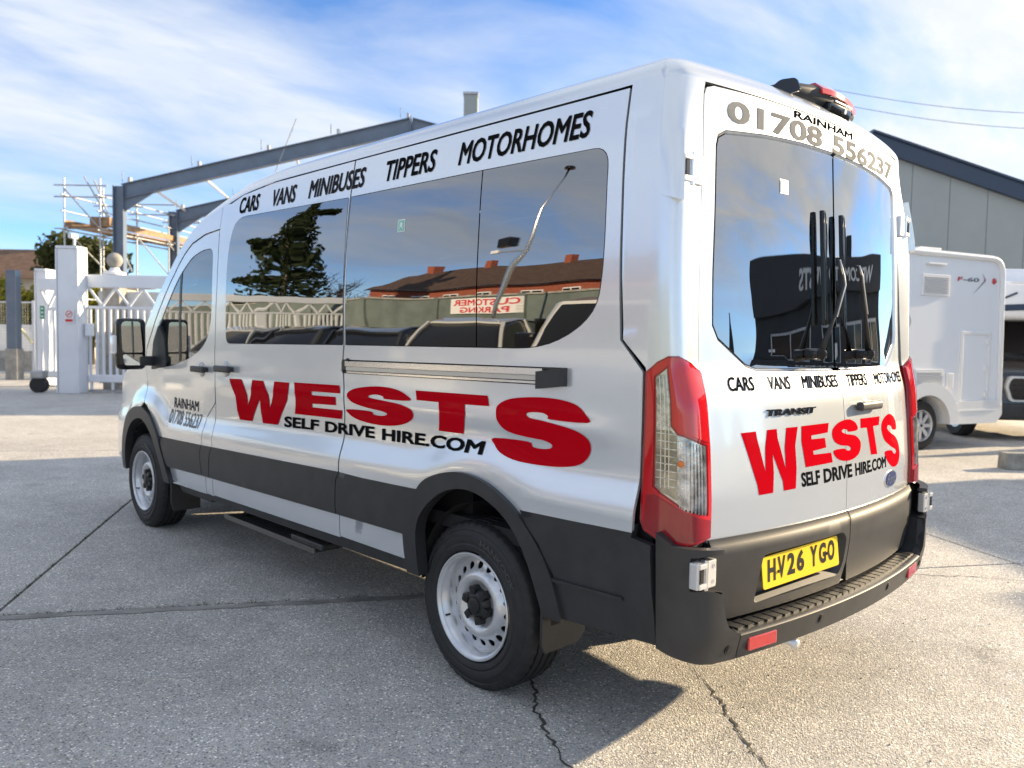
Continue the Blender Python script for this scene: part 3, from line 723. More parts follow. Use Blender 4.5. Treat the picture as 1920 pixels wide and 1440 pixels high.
# ---------------------------------------------------------------- high brake lamp and camera pod
pod = empty('brake_lamp_pod'); pod.parent = van
def podloft(name, secs, m, auto=30):
    v = []; f = []; n = len(secs[0])
    for s_ in secs: v += s_
    for i in range(len(secs)-1):
        for k in range(n): f.append((i*n+k, i*n+(k+1) % n, (i+1)*n+(k+1) % n, (i+1)*n+k))
    f += [tuple(range(n))[::-1], tuple(range((len(secs)-1)*n, len(secs)*n))]
    o = pyd(name, v, f, m, pod, True); o.data.set_sharp_from_angle(angle=math.radians(auto)); return o
def podsec(x, y0, zt, zb):
    """front-to-rear section: roof side, top, rear face, chamfered underside"""
    return [(x, y, z) for y, z in roundpoly([(.42, zb+.03), (.42, zt-.005), (y0+.03, zt), (y0, zt-.022), (y0+.012, zb+.035), (y0+.085, zb)], [.01, .02, .02, .012, .02, .02], 3)]
xs_ = (-.285, -.268, -.22, -.11, 0, .11, .22, .268, .285)
podloft('lamp_housing', [podsec(x, .208+.05*(x/.28)**2+(.04 if abs(x) > .28 else .0), 2.480-.018*(x/.28)**2-(.018 if abs(x) > .28 else 0), 2.372+(.02 if abs(x) > .28 else 0)) for x in xs_], BLACKP)
podloft('brake_lens', [[(x, .208+.05*(x/.28)**2+a, 2.480-.018*(x/.28)**2+b_) for a, b_ in ((-.005, -.040), (-.005, -.020), (.028, .006), (.06, .004), (.03, -.04))] for x in (-.12, -.06, 0, .08, .16, .235)], LENSR)
MB().poly(roundpoly([(.215, 2.410), (.30, 2.405), (.34, 2.445), (.30, 2.468), (.235, 2.462)], .015), 0, -.289, -.28).out('side_cap', GLOSSB, pod)
MB().box((.03, .242, 2.400), (.19, .07, .050), Matrix.Rotation(.25, 3, 'X'), .010).out('camera_housing', GLOSSB, pod, auto=40)
MB().box((.05, .208, 2.424), (.15, .010, .008), bev=.002).out('camera_trim', CHROME, pod)
MB().cyl((.06, .22, 2.402), (.06, .200, 2.398), .011, 14).out('camera_lens', CHROME, pod)
pod.location = (.05, .008, -.006)
# ---------------------------------------------------------------- wipers
def wiper(xt, xb, pts, xp):
    w = empty('rear_wiper'); w.parent = van
    q = lambda x, z, o: (lambda p: (p[0], p[1]-o, p[2]))(rear(x, z))
    b = MB(); b.box((0, 0, 0), (.021, .018, .44), bev=.005)
    for v_ in b.b.verts:
        z = 1.745+v_.co.z; x = xb+(xt-xb)*(v_.co.z/.44+.5)+v_.co.x; y = v_.co.y; v_.co = Vector(q(x, z, .014))+Vector((0, y, 0))
    b.out('wiper_blade', GLOSSB, w)
    for dx in (-.014, .014):
        P = [q(xt+(xb-xt)*t+dx*math.sin(math.pi*min(1, t*1.6+.1)), 1.955-.36*t, .022) for t in np.linspace(0, 1, 9)]
        MB().tube(P, .0025, 6).out('blade_yoke', GLOSSB, w, True)
    P = [q(x, z, o) for x, z, o in pts]
    MB().tube(P, [.005]+[.006]*(len(P)-2)+[.014], 8).out('wiper_arm', HUB, w, True)
    MB().tube([q(x+.006, z, o+.007) for x, z, o in pts[:-1]], .003, 6).out('arm_edge', ZINC, w, True)
    e = q(xp, 1.415, .02); b = MB(); b.box(e, (.085, .05, .036), bev=.012); b.cyl((e[0]-.015, e[1]+.04, e[2]), (e[0]-.015, e[1]-.03, e[2]), .022, 16); b.out('wiper_pivot', GLOSSB, w, auto=40)
wiper(-.131, -.118, [(-.075, 1.78, .045), (-.050, 1.72, .05), (-.038, 1.685, .05), (-.10, 1.56, .045), (-.19, 1.425, .035)], -.195)
wiper(.025, .041, [(.10, 1.77, .045), (.12, 1.73, .05), (.185, 1.58, .045), (.238, 1.43, .035)], .245)
# ---------------------------------------------------------------- door handles, sliding rail
def handle(y0, y1, z, sg):
    h = empty('door_handle'); h.parent = van
    yc = (y0+y1)/2; p = Vector(sd(side, sg)(yc, z))
    b = MB(); b.lathe([(.001, .004), (.035, .003), (.048, .0015), (.050, -.004)], p+Vector((sg*.001, 0, 0)), 'X', 24, sg); b.out('handle_cup', mat('cup shade', (.40, .41, .42), .35, .4, .8), h, True)
    b = MB(); b.box(p+Vector((sg*.030, 0, 0)), (.024, abs(y1-y0), .040), bev=.010, seg=3)
    for s_ in (-1, 1): b.box(p+Vector((sg*.012, s_*abs(y1-y0)*.40, 0)), (.03, .03, .03), bev=.006)
    b.out('handle_grip', BLACKP, h, auto=50)
for sg in (-1, 1):
    handle(3.80, 4.00, 1.218, sg)
    if sg < 0: handle(3.43, 3.64, 1.234, sg)
h = empty('door_handle'); h.parent = van
p = Vector(rear(.208, 1.207)); b = MB(); b.ball(p+Vector((0, .018, 0)), .046, 20, (1, .5, 1)); b.out('handle_cup', MATS['cup shade'], h, True)
b = MB(); b.box(p+Vector((0, -.020, 0)), (.225, .030, .036), Matrix.Rotation(.05, 3, 'Z'), .012, 3); b.out('handle_grip', BLACKP, h, auto=50)
rl = empty('door_rail'); rl.parent = van
def rail(name, y0, y1, z0, z1, o, m, th=.01): panel(name, [(y0, z0), (y1, z0+.017), (y1, z1+.017), (y0, z1)], side, m, rl, HS[-1], off=o, thick=th, step=.1)
rail('rail_pocket', 2.206, .695, 1.266, 1.334, .0015, GLOSSB, .003)
rail('rail_bar', 2.15, .80, 1.303, 1.328, .022, CHROME, .02)
rail('rail_bar', 2.15, .80, 1.283, 1.301, .016, mat('satin aluminium', (.62, .61, .58), .4, .8), .014)
rail('rail_lip', 2.15, .80, 1.270, 1.279, .012, CHROME, .01)
rail('rail_end_cap', .83, .692, 1.268, 1.333, .026, BLACKP, .026)
rail('rail_roller', 2.20, 2.15, 1.275, 1.325, .010, HUB, .01)
# ---------------------------------------------------------------- side step and door mirrors
st = empty('side_step'); st.parent = van
MB().box((-.85, 3.12, .285), (.15, 1.12, .016), bev=.006).out('step_board', BLACKP, st)
MB().box((-.928, 3.12, .288), (.008, 1.12, .030), bev=.002).out('step_edge', mat('worn step edge', (.16, .15, .14), .4, .5), st)
for k in range(6): MB().box((-.905+k*.02, 3.12, .2945), (.006, 1.06, .004)).out('step_rib', HUB, st)
for y in (2.63, 3.6): MB().bar((-.60, y, .40), (-.86, y, .275), .05, .03).out('step_bracket', DARK, st)
MB().box((-.885, 2.60, .335), (.15, .34, .035), bev=.01).out('step_cover', BLACKP, st)
MB().box((-.90, 4.08, .375), (.10, .50, .05), bev=.012).out('cab_step', BLACKP, st)
for sg in (-1, 1):
    mr = empty('door_mirror'); mr.parent = van
    b = MB(); b.box((sg*1.135, 4.80, 1.365), (.20, .14, .365), bev=.045, seg=4)
    for v_ in b.b.verts:
        if v_.co.y > 4.80: v_.co.x = sg*1.135+(v_.co.x-sg*1.135)*.72; v_.co.z = 1.365+(v_.co.z-1.365)*.82
    b.out('mirror_housing', GLOSSB, mr, auto=45)
    mg = mat('mirror glass', (.82, .85, .84), .01, 1)
    b = MB(); b.poly(roundpoly([(sg*1.065, 1.305), (sg*1.205, 1.305), (sg*1.212, 1.50), (sg*1.195, 1.525), (sg*1.085, 1.525)], .02), 1, 4.725, 4.735); b.out('mirror_glass', mg, mr)
    b = MB(); b.poly(roundpoly([(sg*1.065, 1.215), (sg*1.19, 1.215), (sg*1.203, 1.292), (sg*1.065, 1.292)], .02), 1, 4.725, 4.735); b.out('mirror_glass', mg, mr)
    MB().box((sg*1.236, 4.80, 1.36), (.03, .09, .13), bev=.012).out('indicator_lens', mat('clear white lens', (.8, .8, .8), .15, 0, 1), mr, auto=45)
    b = MB(); b.box((sg*1.02, 4.75, 1.245), (.14, .08, .07), bev=.02); b.out('mirror_arm', BLACKP, mr, auto=45)
# ---------------------------------------------------------------- wheels
def wheel(x, y, sg, name='wheel'):
    """outer face towards sg"""
    w = empty(name); w.parent = van; c = (x, y, .342)
    h = .1175
    prof = [(.222, -.10), (.232, -h), (.29, -h-.006), (.325, -.108), (.340, -.100)]
    R = .352
    grooves = [-.088, -.060, -.052, -.022, -.014, .014, .022, .052, .060, .088]
    prof += [(.347, -.092)]
    lev = True
    for g in (-.060, -.020, .020, .060):
        prof += [(R, g-.0055), (R-.009, g-.0045), (R-.009, g+.0045), (R, g+.0055)]
    prof += [(.347, .092), (.340, .100), (.325, .108), (.318, .1115), (.314, .109), (.300, .1135), (.29, h+.006), (.27, h+.007), (.262, h+.003), (.255, h+.007), (.238, h+.004), (.228, h-.004), (.222, .10)]
    n = 144; b = MB(); b.lathe(prof, (0, 0, 0), 'X', n, sg)
    # sipes: lower every second strip of the shoulders
    b.b.verts.ensure_lookup_table()
    for i, (r, o) in enumerate(prof):
        if abs(o) > .06 and r > .339 and r <= .352:
            for k in range(0, n, 3):
                v_ = b.b.verts[i*n+k]; q = 1-.0055/r; v_.co.y *= q; v_.co.z *= q
    for v_ in b.b.verts:
        v_.co += Vector(c)
        if v_.co.z < .0015: 
            v_.co.z = .0015
    b.out('tyre', RUBBER, w, auto=38)
    ty = w.children[-1]
    # sidewall lettering in relief
    bm = textmesh('HANKOOK', .02)
    for v_ in bm.verts:
        a = math.radians(78-52*v_.co.x); r = .272+.026*v_.co.y
        yy = -math.cos(a)*(-1) if sg > 0 else math.cos(a)
        v_.co = (c[0]+sg*(.1175+.0085), c[1]-r*math.cos(a)*(1 if sg < 0 else -1), c[2]+r*math.sin(a))
    me = bpy.data.meshes.new('tyre_lettering'); bm.to_mesh(me); bm.free(); link('tyre_lettering', me, mat('raised rubber', (.055, .055, .058), .45), ty)
    # rim barrel and flange
    b = MB(); b.lathe([(.200, -.10), (.196, .02), (.194, .050), (.197, .082), (.203, .090), (.206, .100), (.216, .108), (.222, .113), (.2245, .118), (.222, .122), (.217, .122), (.212, .114), (.206, .110)], c, 'X', 64, sg)
    b.out('rim', RIMM, w, auto=50)
    # disc with round holes
    prof_r = [.0, .055, .075, .09, .105, .12, .135, .145, .158, .172, .186, .199]; prof_x = [.060, .060, .062, .074, .088, .092, .086, .070, .058, .054, .052, .050]
    dx = lambda r: float(np.interp(r, prof_r, prof_x))
    dxs = smooth_tab(prof_r, prof_x, 11, 200)
    NH = 18
    outline = [(.198*math.cos(2*math.pi*k/72), .198*math.sin(2*math.pi*k/72)) for k in range(72)]
    holes = []
    for k in range(NH):
        a = 2*math.pi*(k+.3)/NH; hc = (.163*math.cos(a), .163*math.sin(a)); holes.append([(hc[0]+.0155*math.cos(t), hc[1]+.0155*math.sin(t)) for t in np.linspace(0, 2*math.pi, 15)[:-1]])
    panel('wheel_disc', outline, lambda u, v: (c[0]+sg*dxs(math.hypot(u, v)), c[1]+u, c[2]+v), RIMM, w, HS[sg], thick=.004, holes=holes, step=.016)
    b = MB(); b.lathe([(.19, .03), (.001, .02)], c, 'X', 32, sg); b.out('brake_shade', DARK, w)
    # black hub cap: six lobes and a round centre
    hb = MB(); hb.lathe([(.040, .098), (.052, .094), (.060, .085), (.066, .06)], c, 'X', 36, sg); hb.lathe([(.001, .106), (.026, .106), (.032, .103), (.034, .096)], c, 'X', 30, sg); hb.lathe([(.034, .0985), (.042, .0975)], c, 'X', 36, sg)
    hb.out('hub_cap', HUB, w, auto=40); hubo = w.children[-1]
    for k in range(6):
        a = 2*math.pi*k/6+.25; q = Matrix.Rotation(a, 3, 'X')
        MB().box(Vector(c)+Vector((sg*.080, 0, 0))+q@Vector((0, .064, 0)), (.042, .036, .034), q, .007).out('nut_cover', HUB, hubo, auto=40)
    MB().cyl(Vector(c)+Vector((sg*.085, -sg*0+.175, -.085)), Vector(c)+Vector((sg*.115, .165, -.08)), .0045, 8).out('valve', HUB, w)
for sg in (-1, 1):
    wheel(sg*.862, 1.208, sg); wheel(sg*.868, 4.966, sg)
# ---------------------------------------------------------------- underside, nose, cab and seats
b = MB(); b.box((0, 3.07, .50), (1.55, 2.9, .14)); b.box((0, .5, .55), (1.5, .6, .16)); b.box((0, 5.4, .5), (1.4, .8, .3)); b.box((0, 1.2, .62), (1.1, 1.2, .1)); b.out('underbody', DARK, van)
b = MB(); b.cyl((-.80, 1.208, .345), (.80, 1.208, .345), .06); b.ball((0, 1.208, .345), .15, 16); b.cyl((-.78, 4.966, .34), (.78, 4.966, .34), .05); b.out('axles', DARK, van)
def nose(x, z):
    t = abs(x)/.86; return (x, 5.975-.30*t**3.2-.10*sstep(.75, 1.1, z)-.03*sstep(.5, .3, z), z)
HN = lambda p: (0, 1, 0)
panel('front_bumper', [(-.84, .28), (.84, .28), (.86, .62), (-.86, .62)], nose, BLACKP, van, HN, thick=.03, step=.06)
panel('front_panel', [(-.86, .625), (.86, .625), (.80, 1.07), (.4, 1.12), (-.4, 1.12), (-.80, 1.07)], nose, PAINT, van, HN, thick=.03, step=.06)
panel('grille', roundpoly([(-.42, .66), (.42, .66), (.50, .98), (-.50, .98)], .05), nose, GLOSSB, van, HN, off=.01, thick=.02, step=.06)
for k in range(4): panel('grille_bar', [(-.46, .70+k*.07), (.46, .70+k*.07), (.46, .725+k*.07), (-.46, .725+k*.07)], nose, CHROME, van, HN, off=.018, thick=.01, step=.1)
for sg in (-1, 1): panel('headlight', roundpoly([(sg*.52, .80), (sg*.80, .86), (sg*.79, 1.06), (sg*.62, 1.02)], .03), nose, LENSC, van, HN, off=.012, thick=.02, step=.05)
panel('number_plate', [(-.26, .50), (.26, .50), (.26, .39), (-.26, .39)], nose, mat('white number plate', (.8, .8, .78), .35), van, HN, off=.02, thick=.01, step=.1)
cab = MB(); cab.box((0, 2.6, .66), (1.86, 4.6, .06)); cab.out('cabin_floor', DARK, van)
cab = MB(); cab.box((0, 1.95, 2.36), (1.3, 2.9, .03)); cab.out('headliner', HEADL, van)
b = MB(); b.box((0, 4.80, 1.12), (1.80, .55, .28), bev=.08, seg=3); b.out('dashboard', HUB, van, auto=40)
b = MB(); b.lathe([(.185, -.012), (.197, 0), (.185, .012), (.173, 0), (.185, -.012)], (0, 0, 0), 'Z', 32)
b.box((0, 0, 0), (.34, .03, .012))
for v_ in b.b.verts: v_.co = Matrix.Rotation(-.45, 3, 'X')@v_.co + Vector((.42, 4.45, 1.20))
b.out('steering_wheel', HUB, van, True)
def seat(x, y, w=.46):
    s = empty('seat'); s.parent = van
    MB().box((x, y+.24, 1.02), (w, .48, .14), bev=.05, seg=3).out('seat_cushion', SEAT, s, auto=50)
    MB().box((x, y, 1.36), (w, .13, .62), Matrix.Rotation(.16, 3, 'X'), .05, 3).out('seat_back', SEAT, s, auto=50)
    MB().box((x, y-.07, 1.77), (.26, .09, .17), Matrix.Rotation(.16, 3, 'X'), .035, 3).out('headrest', SEAT, s, auto=50)
    MB().box((x, y+.18, .82), (w*.8, .3, .28)).out('seat_base', DARK, s)
seat(.45, 3.85); seat(-.48, 3.85); seat(-.05, 3.85, .40)
for y in (2.95, 2.10, 1.30, .55):
    for x in (-.70, -.24, .24, .70): seat(x, y, .43)
# ---------------------------------------------------------------- lettering
SD_ = (side, HS[-1])
def vin(name, pts, surf, hint, m, off=.0024, step=.018): return panel(name, pts, surf, m, van, hint, off=off, thick=0, step=step)
LW = {'W': [(3.490,1.177),(3.323,1.182),(3.276,1.138),(3.247,1.098),(3.237,1.032),(3.193,1.102),(3.181,1.184),(3.047,1.186),(3.010,1.147),(2.974,1.109),(2.964,1.033),(2.920,1.113),(2.913,1.189),(2.743,1.191),(2.746,1.140),(2.759,1.096),(2.827,1.013),(2.864,.949),(3.043,.943),(3.074,1.011),(3.086,1.078),(3.121,1.036),(3.158,.981),(3.175,.943),(3.339,.938),(3.379,.993),(3.405,1.077),(3.438,1.117)],
 'E': [(2.688,1.195),(2.233,1.204),(2.218,1.164),(2.500,1.158),(2.495,1.139),(2.260,1.144),(2.257,1.103),(2.493,1.094),(2.493,1.075),(2.200,1.081),(2.207,1.037),(2.678,1.026),(2.665,1.113)],
 'S': [(1.636,1.168),(1.680,1.195),(1.758,1.213),(1.879,1.218),(2.004,1.209),(2.104,1.193),(2.152,1.171),(2.149,1.149),(2.094,1.126),(1.994,1.113),(1.901,1.107),(1.835,1.102),(1.813,1.094),(1.835,1.085),(1.884,1.081),(1.929,1.084),(1.951,1.096),(2.151,1.091),(2.146,1.073),(2.089,1.052),(1.975,1.039),(1.858,1.037),(1.754,1.045),(1.670,1.063),(1.619,1.088),(1.611,1.111),(1.633,1.131),(1.709,1.146),(1.796,1.152),(1.910,1.157),(1.960,1.161),(1.969,1.168),(1.935,1.176),(1.885,1.178),(1.844,1.171),(1.826,1.162)],
 'T': [(1.600,1.216),(1.122,1.223),(1.110,1.181),(1.260,1.178),(1.253,1.141),(1.265,1.055),(1.430,1.053),(1.423,1.132),(1.433,1.175),(1.589,1.174)],
 'S2': [(.587,1.160),(.596,1.186),(.641,1.218),(.715,1.233),(.817,1.236),(.924,1.229),(1.007,1.215),(1.057,1.191),(1.067,1.168),(1.056,1.129),(1.014,1.097),(.946,1.084),(.864,1.079),(.801,1.076),(.764,1.067),(.759,1.055),(.784,1.046),(.826,1.043),(.863,1.047),(.885,1.063),(1.077,1.058),(1.068,1.032),(1.029,1.005),(.954,.986),(.861,.981),(.756,.984),(.682,.992),(.619,1.009),(.582,1.039),(.570,1.072),(.580,1.099),(.613,1.119),(.662,1.132),(.736,1.142),(.813,1.150),(.872,1.154),(.896,1.164),(.886,1.174),(.846,1.178),(.804,1.177),(.780,1.168),(.768,1.157)]}
LR = {'W': [(-.679,1.145),(-.601,1.147),(-.596,1.120),(-.558,1.005),(-.555,1.087),(-.539,1.149),(-.484,1.150),(-.482,1.117),(-.440,1.005),(-.442,1.083),(-.427,1.151),(-.355,1.151),(-.377,1.085),(-.373,1.004),(-.382,.929),(-.455,.928),(-.461,.964),(-.514,1.063),(-.511,.997),(-.518,.927),(-.596,.926),(-.604,.961)],
 'E': [(-.330,1.152),(-.135,1.154),(-.146,1.118),(-.268,1.114),(-.267,1.100),(-.170,1.099),(-.163,1.062),(-.260,1.056),(-.255,1.042),(-.126,1.040),(-.116,1.002),(-.313,1.000),(-.336,1.099)],
 'S': [(.112,1.112),(.101,1.139),(.042,1.158),(-.038,1.154),(-.097,1.134),(-.113,1.108),(-.094,1.079),(-.044,1.062),(.018,1.055),(.043,1.044),(.033,1.036),(.001,1.039),(-.018,1.047),(-.104,1.046),(-.091,1.021),(-.041,1.002),(.038,.997),(.107,1.011),(.136,1.037),(.134,1.066),(.087,1.091),(.014,1.101),(-.027,1.111),(-.030,1.118),(-.009,1.123),(.017,1.118),(.028,1.110)],
 'T': [(.149,1.155),(.368,1.152),(.352,1.116),(.281,1.116),(.319,.997),(.247,1.000),(.210,1.115),(.145,1.116)],
 'S2': [(.604,1.083),(.586,1.128),(.514,1.154),(.439,1.145),(.388,1.118),(.387,1.084),(.420,1.047),(.507,1.013),(.577,.994),(.591,.981),(.567,.974),(.539,.982),(.519,.994),(.420,.997),(.436,.965),(.497,.930),(.563,.917),(.624,.930),(.650,.967),(.635,1.013),(.584,1.049),(.514,1.070),(.469,1.089),(.464,1.101),(.486,1.107),(.524,1.099),(.544,1.084)]}
def loopspl(p, n=3):
    o = []; N = len(p)
    for i in range(N):
        a, b, c, d = [Vector(p[(i+k) % N]) for k in (-1, 0, 1, 2)]
        for j in range(n):
            t = j/n; q = .5*((2*b)+(c-a)*t+(2*a-5*b+4*c-d)*t*t+(3*b-a-3*c+d)*t**3); o.append((q.x, q.y))
    return o
def Scurve(p): return loopspl(p, 3)
for k, p in LW.items():
    vin('letter', Scurve(p) if k[0] == 'S' else p, side, HS[-1], REDV)
for k, p in LR.items():
    vin('letter', Scurve(p) if k[0] == 'S' else p, doorsurf, HR, REDV, off=.0009)
H_ = HS[-1]
for w_, a0, a1, m_ in (('CARS', 3.43, 3.18, BLACKV), ('VANS', 3.02, 2.75, GREYV), ('MINIBUSES', 2.602, 2.077, GREYV), ('TIPPERS', 1.907, 1.526, BLACKV), ('MOTORHOMES', 1.363, .640, BLACKV)):
    text('lettering', w_, (a0, a1, 2.170, 2.268), side, m_, van, H_, bold=.022, skew=-.012, grid=(24, 4))
def quadtext(s, c00, c10, c01, c11, surf, m_, hint, bold, grid=(24, 6)):
    bm = textmesh(s, bold)
    L = lambda u, v: tuple(c00[i]*(1-u)*(1-v)+c10[i]*u*(1-v)+c01[i]*(1-u)*v+c11[i]*u*v for i in (0, 1))
    decal('lettering', bm, L, surf, m_, van, hint, .0026 if surf is side else .0009, grid)
quadtext('SELF', (2.792, .944), (2.426, .958), (2.795, 1.005), (2.424, 1.014), side, BLACKV, H_, .035)
quadtext('DRIVE', (2.362, .958), (1.912, .969), (2.364, 1.014), (1.916, 1.025), side, BLACKV, H_, .035)
quadtext('HIRE.COM', (1.852, .969), (1.126, .984), (1.854, 1.024), (1.120, 1.040), side, BLACKV, H_, .035)
text('lettering', 'RAINHAM', (4.352, 3.947, .938, 1.008), side, GREYV, van, H_, bold=.006)
text('lettering', '01708 556237', (4.402, 3.882, .828, .926), side, SILV, van, H_, bold=.006)
for w_, x0, x1, m_ in (('CARS', -.716, -.582, BLACKV), ('VANS', -.502, -.370, GREYV), ('MINIBUSES', -.290, -.022, BLACKV), ('TIPPERS', .062, .268, BLACKV), ('MOTORHOMES', .360, .790, BLACKV)):
    text('lettering', w_, (x0, x1, 1.287, 1.336), doorsurf, m_, van, HR, bold=.018, skew=.004, off=.0016)
quadtext('SELF', (-.341, .929), (-.213, .929), (-.347, .983), (-.219, .983), doorsurf, BLACKV, HR, .035)
quadtext('DRIVE', (-.186, .929), (.050, .929), (-.190, .983), (.046, .983), doorsurf, BLACKV, HR, .035)
quadtext('HIRE.COM', (.080, .929), (.430, .929), (.076, .981), (.428, .979), doorsurf, BLACKV, HR, .035)
text('lettering', '01708', (-.686, -.100, 2.207, 2.283), doorsurf, SILV, van, HR, bold=.03, off=.0014)
text('lettering', '556237', (-.016, .700, 2.204, 2.281), doorsurf, SILV, van, HR, bold=.03, off=.0014)
text('lettering', 'RAINHAM', (-.305, .165, 2.288, 2.315), doorsurf, BLACKV, van, HR, bold=.02, off=.0016)
# raised model badge and oval badge
bm = textmesh('TRANSIT', .035)
r_ = decal('badge', bm, lambda u, v: (-.545+.305*u+.012*v, 1.196+.024*v), rear, GLOSSB, van, HR, .006, (6, 2))
md = r_.modifiers.new('t', 'SOLIDIFY'); md.thickness = .006; md.offset = -1
oc = [(.493+.085*math.cos(t), .873+.036*math.sin(t)) for t in np.linspace(0, 2*math.pi, 33)[:-1]]
ov = panel('oval_badge', oc, rear, CHROME, van, HR, off=.005, thick=.005, step=.03)
panel('badge_field', inset(oc, .005), rear, mat('badge blue', (.008, .02, .12), .3, 0, .2), ov, HR, off=.006, thick=0, step=.03)
text('badge_script', 'Ford', (.437, .549, .853, .893), rear, CHROME, ov, HR, bold=.0, skew=.02, off=.0072, grid=(4, 2))
# emergency-exit stickers on the glass
GREENS = mat('exit sticker green', (.25, .55, .45), .4); WHITES = mat('exit sticker white', (.8, .85, .82), .4)
def sticker(surf, hint, c, w, h):
    s_ = panel('exit_sticker', [(c[0]-w, c[1]-h), (c[0]+w, c[1]-h), (c[0]+w, c[1]+h), (c[0]-w, c[1]+h)], surf, WHITES, van, hint, off=.0022, thick=0, step=.05)
    panel('sticker_field', [(c[0]-w*.8, c[1]-h*.85), (c[0]+w*.8, c[1]-h*.85), (c[0]+w*.8, c[1]+h*.85), (c[0]-w*.8, c[1]+h*.85)], surf, GREENS, s_, hint, off=.0036, thick=0, step=.05)
    panel('sticker_mark', [(c[0]-w*.5, c[1]-h*.6), (c[0]+w*.1, c[1]-h*.1), (c[0]+w*.5, c[1]-h*.6), (c[0]+w*.3, c[1]+h*.2), (c[0]+w*.1, c[1]+h*.6), (c[0]-w*.4, c[1]+h*.3), (c[0]-w*.2, c[1])], surf, WHITES, s_, hint, off=.0042, thick=0, step=.05)
sticker(side_flat, H_, (1.735, 1.952), .028, .028)
sticker(lambda x, z: (x, rear(x, z)[1]+.0065, z), HR, (-.365, 2.026), .026, .026)
# ================================================================ the yard ground
def concrete(name, base=(.54, .527, .505), dark=1.0):
    m = bpy.data.materials.new(name); m.use_nodes = True; nt = m.node_tree; B = nt.nodes['Principled BSDF']
    N = lambda t, **k: (lambda n: [setattr(n, a, b) for a, b in k.items()] and n or n)(nt.nodes.new(t))
    L = nt.links.new
    g = N('ShaderNodeNewGeometry')
    v = N('ShaderNodeTexVoronoi'); v.inputs['Scale'].default_value = 95; v.inputs['Randomness'].default_value = 1; L(g.outputs['Position'], v.inputs['Vector'])
    v2 = N('ShaderNodeTexVoronoi'); v2.inputs['Scale'].default_value = 210; L(g.outputs['Position'], v2.inputs['Vector'])
    # stones: colour per cell
    r = N('ShaderNodeValToRGB'); e = r.color_ramp.elements
    e[0].position = 0; e[0].color = (.30, .29, .28, 1); e[1].position = 1; e[1].color = (1.6, 1.52, 1.42, 1)
    for p, c in ((.25, (.70, .68, .65, 1)), (.55, (1.0, .97, .92, 1)), (.8, (1.15, 1.04, .90, 1)), (.92, (2.2, 2.12, 2.0, 1))):
        q = e.new(p); q.color = c
    sp = N('ShaderNodeSeparateColor'); L(v.outputs['Color'], sp.inputs[0]); L(sp.outputs[0], r.inputs[0])
    # cement between the stones
    ed = N('ShaderNodeMapRange'); ed.inputs['From Min'].default_value = .25; ed.inputs['From Max'].default_value = .62; L(v.outputs['Distance'], ed.inputs['Value'])
    sp2 = N('ShaderNodeSeparateColor'); L(v2.outputs['Color'], sp2.inputs[0])
    fm = N('ShaderNodeMapRange'); fm.inputs['To Min'].default_value = .62; fm.inputs['To Max'].default_value = 1.25; L(sp2.outputs[1], fm.inputs['Value'])
    fine = N('ShaderNodeCombineXYZ')
    for i in range(3): L(fm.outputs[0], fine.inputs[i])
    mx_ = N('ShaderNodeMixRGB'); L(ed.outputs[0], mx_.inputs[0]); L(r.outputs[0], mx_.inputs[1]); L(fine.outputs[0], mx_.inputs[2])
    # stains at larger scale
    n1_ = N('ShaderNodeTexNoise'); n1_.inputs['Scale'].default_value = .55; n1_.inputs['Detail'].default_value = 8; n1_.inputs['Roughness'].default_value = .62; L(g.outputs['Position'], n1_.inputs['Vector'])
    s1 = N('ShaderNodeMapRange'); s1.inputs['From Min'].default_value = .32; s1.inputs['From Max'].default_value = .68; s1.inputs['To Min'].default_value = .82; s1.inputs['To Max'].default_value = 1.14; L(n1_.outputs['Fac'], s1.inputs['Value'])
    n2_ = N('ShaderNodeTexNoise'); n2_.inputs['Scale'].default_value = 4.5; n2_.inputs['Detail'].default_value = 5; L(g.outputs['Position'], n2_.inputs['Vector'])
    s2 = N('ShaderNodeMapRange'); s2.inputs['From Min'].default_value = .3; s2.inputs['From Max'].default_value = .7; s2.inputs['To Min'].default_value = .92; s2.inputs['To Max'].default_value = 1.07; L(n2_.outputs['Fac'], s2.inputs['Value'])
    n3_ = N('ShaderNodeTexNoise'); n3_.inputs['Scale'].default_value = 1.35; n3_.inputs['Detail'].default_value = 7; n3_.inputs['Roughness'].default_value = .7; n3_.inputs['Distortion'].default_value = .4; L(g.outputs['Position'], n3_.inputs['Vector'])
    s3 = N('ShaderNodeMapRange'); s3.inputs['From Min'].default_value = .60; s3.inputs['From Max'].default_value = .72; s3.inputs['To Min'].default_value = 1; s3.inputs['To Max'].default_value = .62; L(n3_.outputs['Fac'], s3.inputs['Value'])
    mu0 = N('ShaderNodeMath', operation='MULTIPLY'); L(s1.outputs[0], mu0.inputs[0]); L(s3.outputs[0], mu0.inputs[1])
    mu = N('ShaderNodeMath', operation='MULTIPLY'); L(mu0.outputs[0], mu.inputs[0]); L(s2.outputs[0], mu.inputs[1])
    vm = N('ShaderNodeVectorMath', operation='SCALE'); L(mx_.outputs[0], vm.inputs[0]); L(mu.outputs[0], vm.inputs['Scale'])
    vm2 = N('ShaderNodeVectorMath', operation='MULTIPLY'); L(vm.outputs[0], vm2.inputs[0]); vm2.inputs[1].default_value = [c*dark for c in base]
    L(vm2.outputs[0], B.inputs['Base Color'])
    B.inputs['Roughness'].default_value = .82; B.inputs['Specular IOR Level'].default_value = .35
    h = N('ShaderNodeMath', operation='MULTIPLY_ADD'); L(v.outputs['Distance'], h.inputs[0]); h.inputs[1].default_value = -1.0; L(v2.outputs['Distance'], h.inputs[2])
    bp = N('ShaderNodeBump'); bp.inputs['Strength'].default_value = .8; bp.inputs['Distance'].default_value = .005; L(h.outputs[0], bp.inputs['Height'])
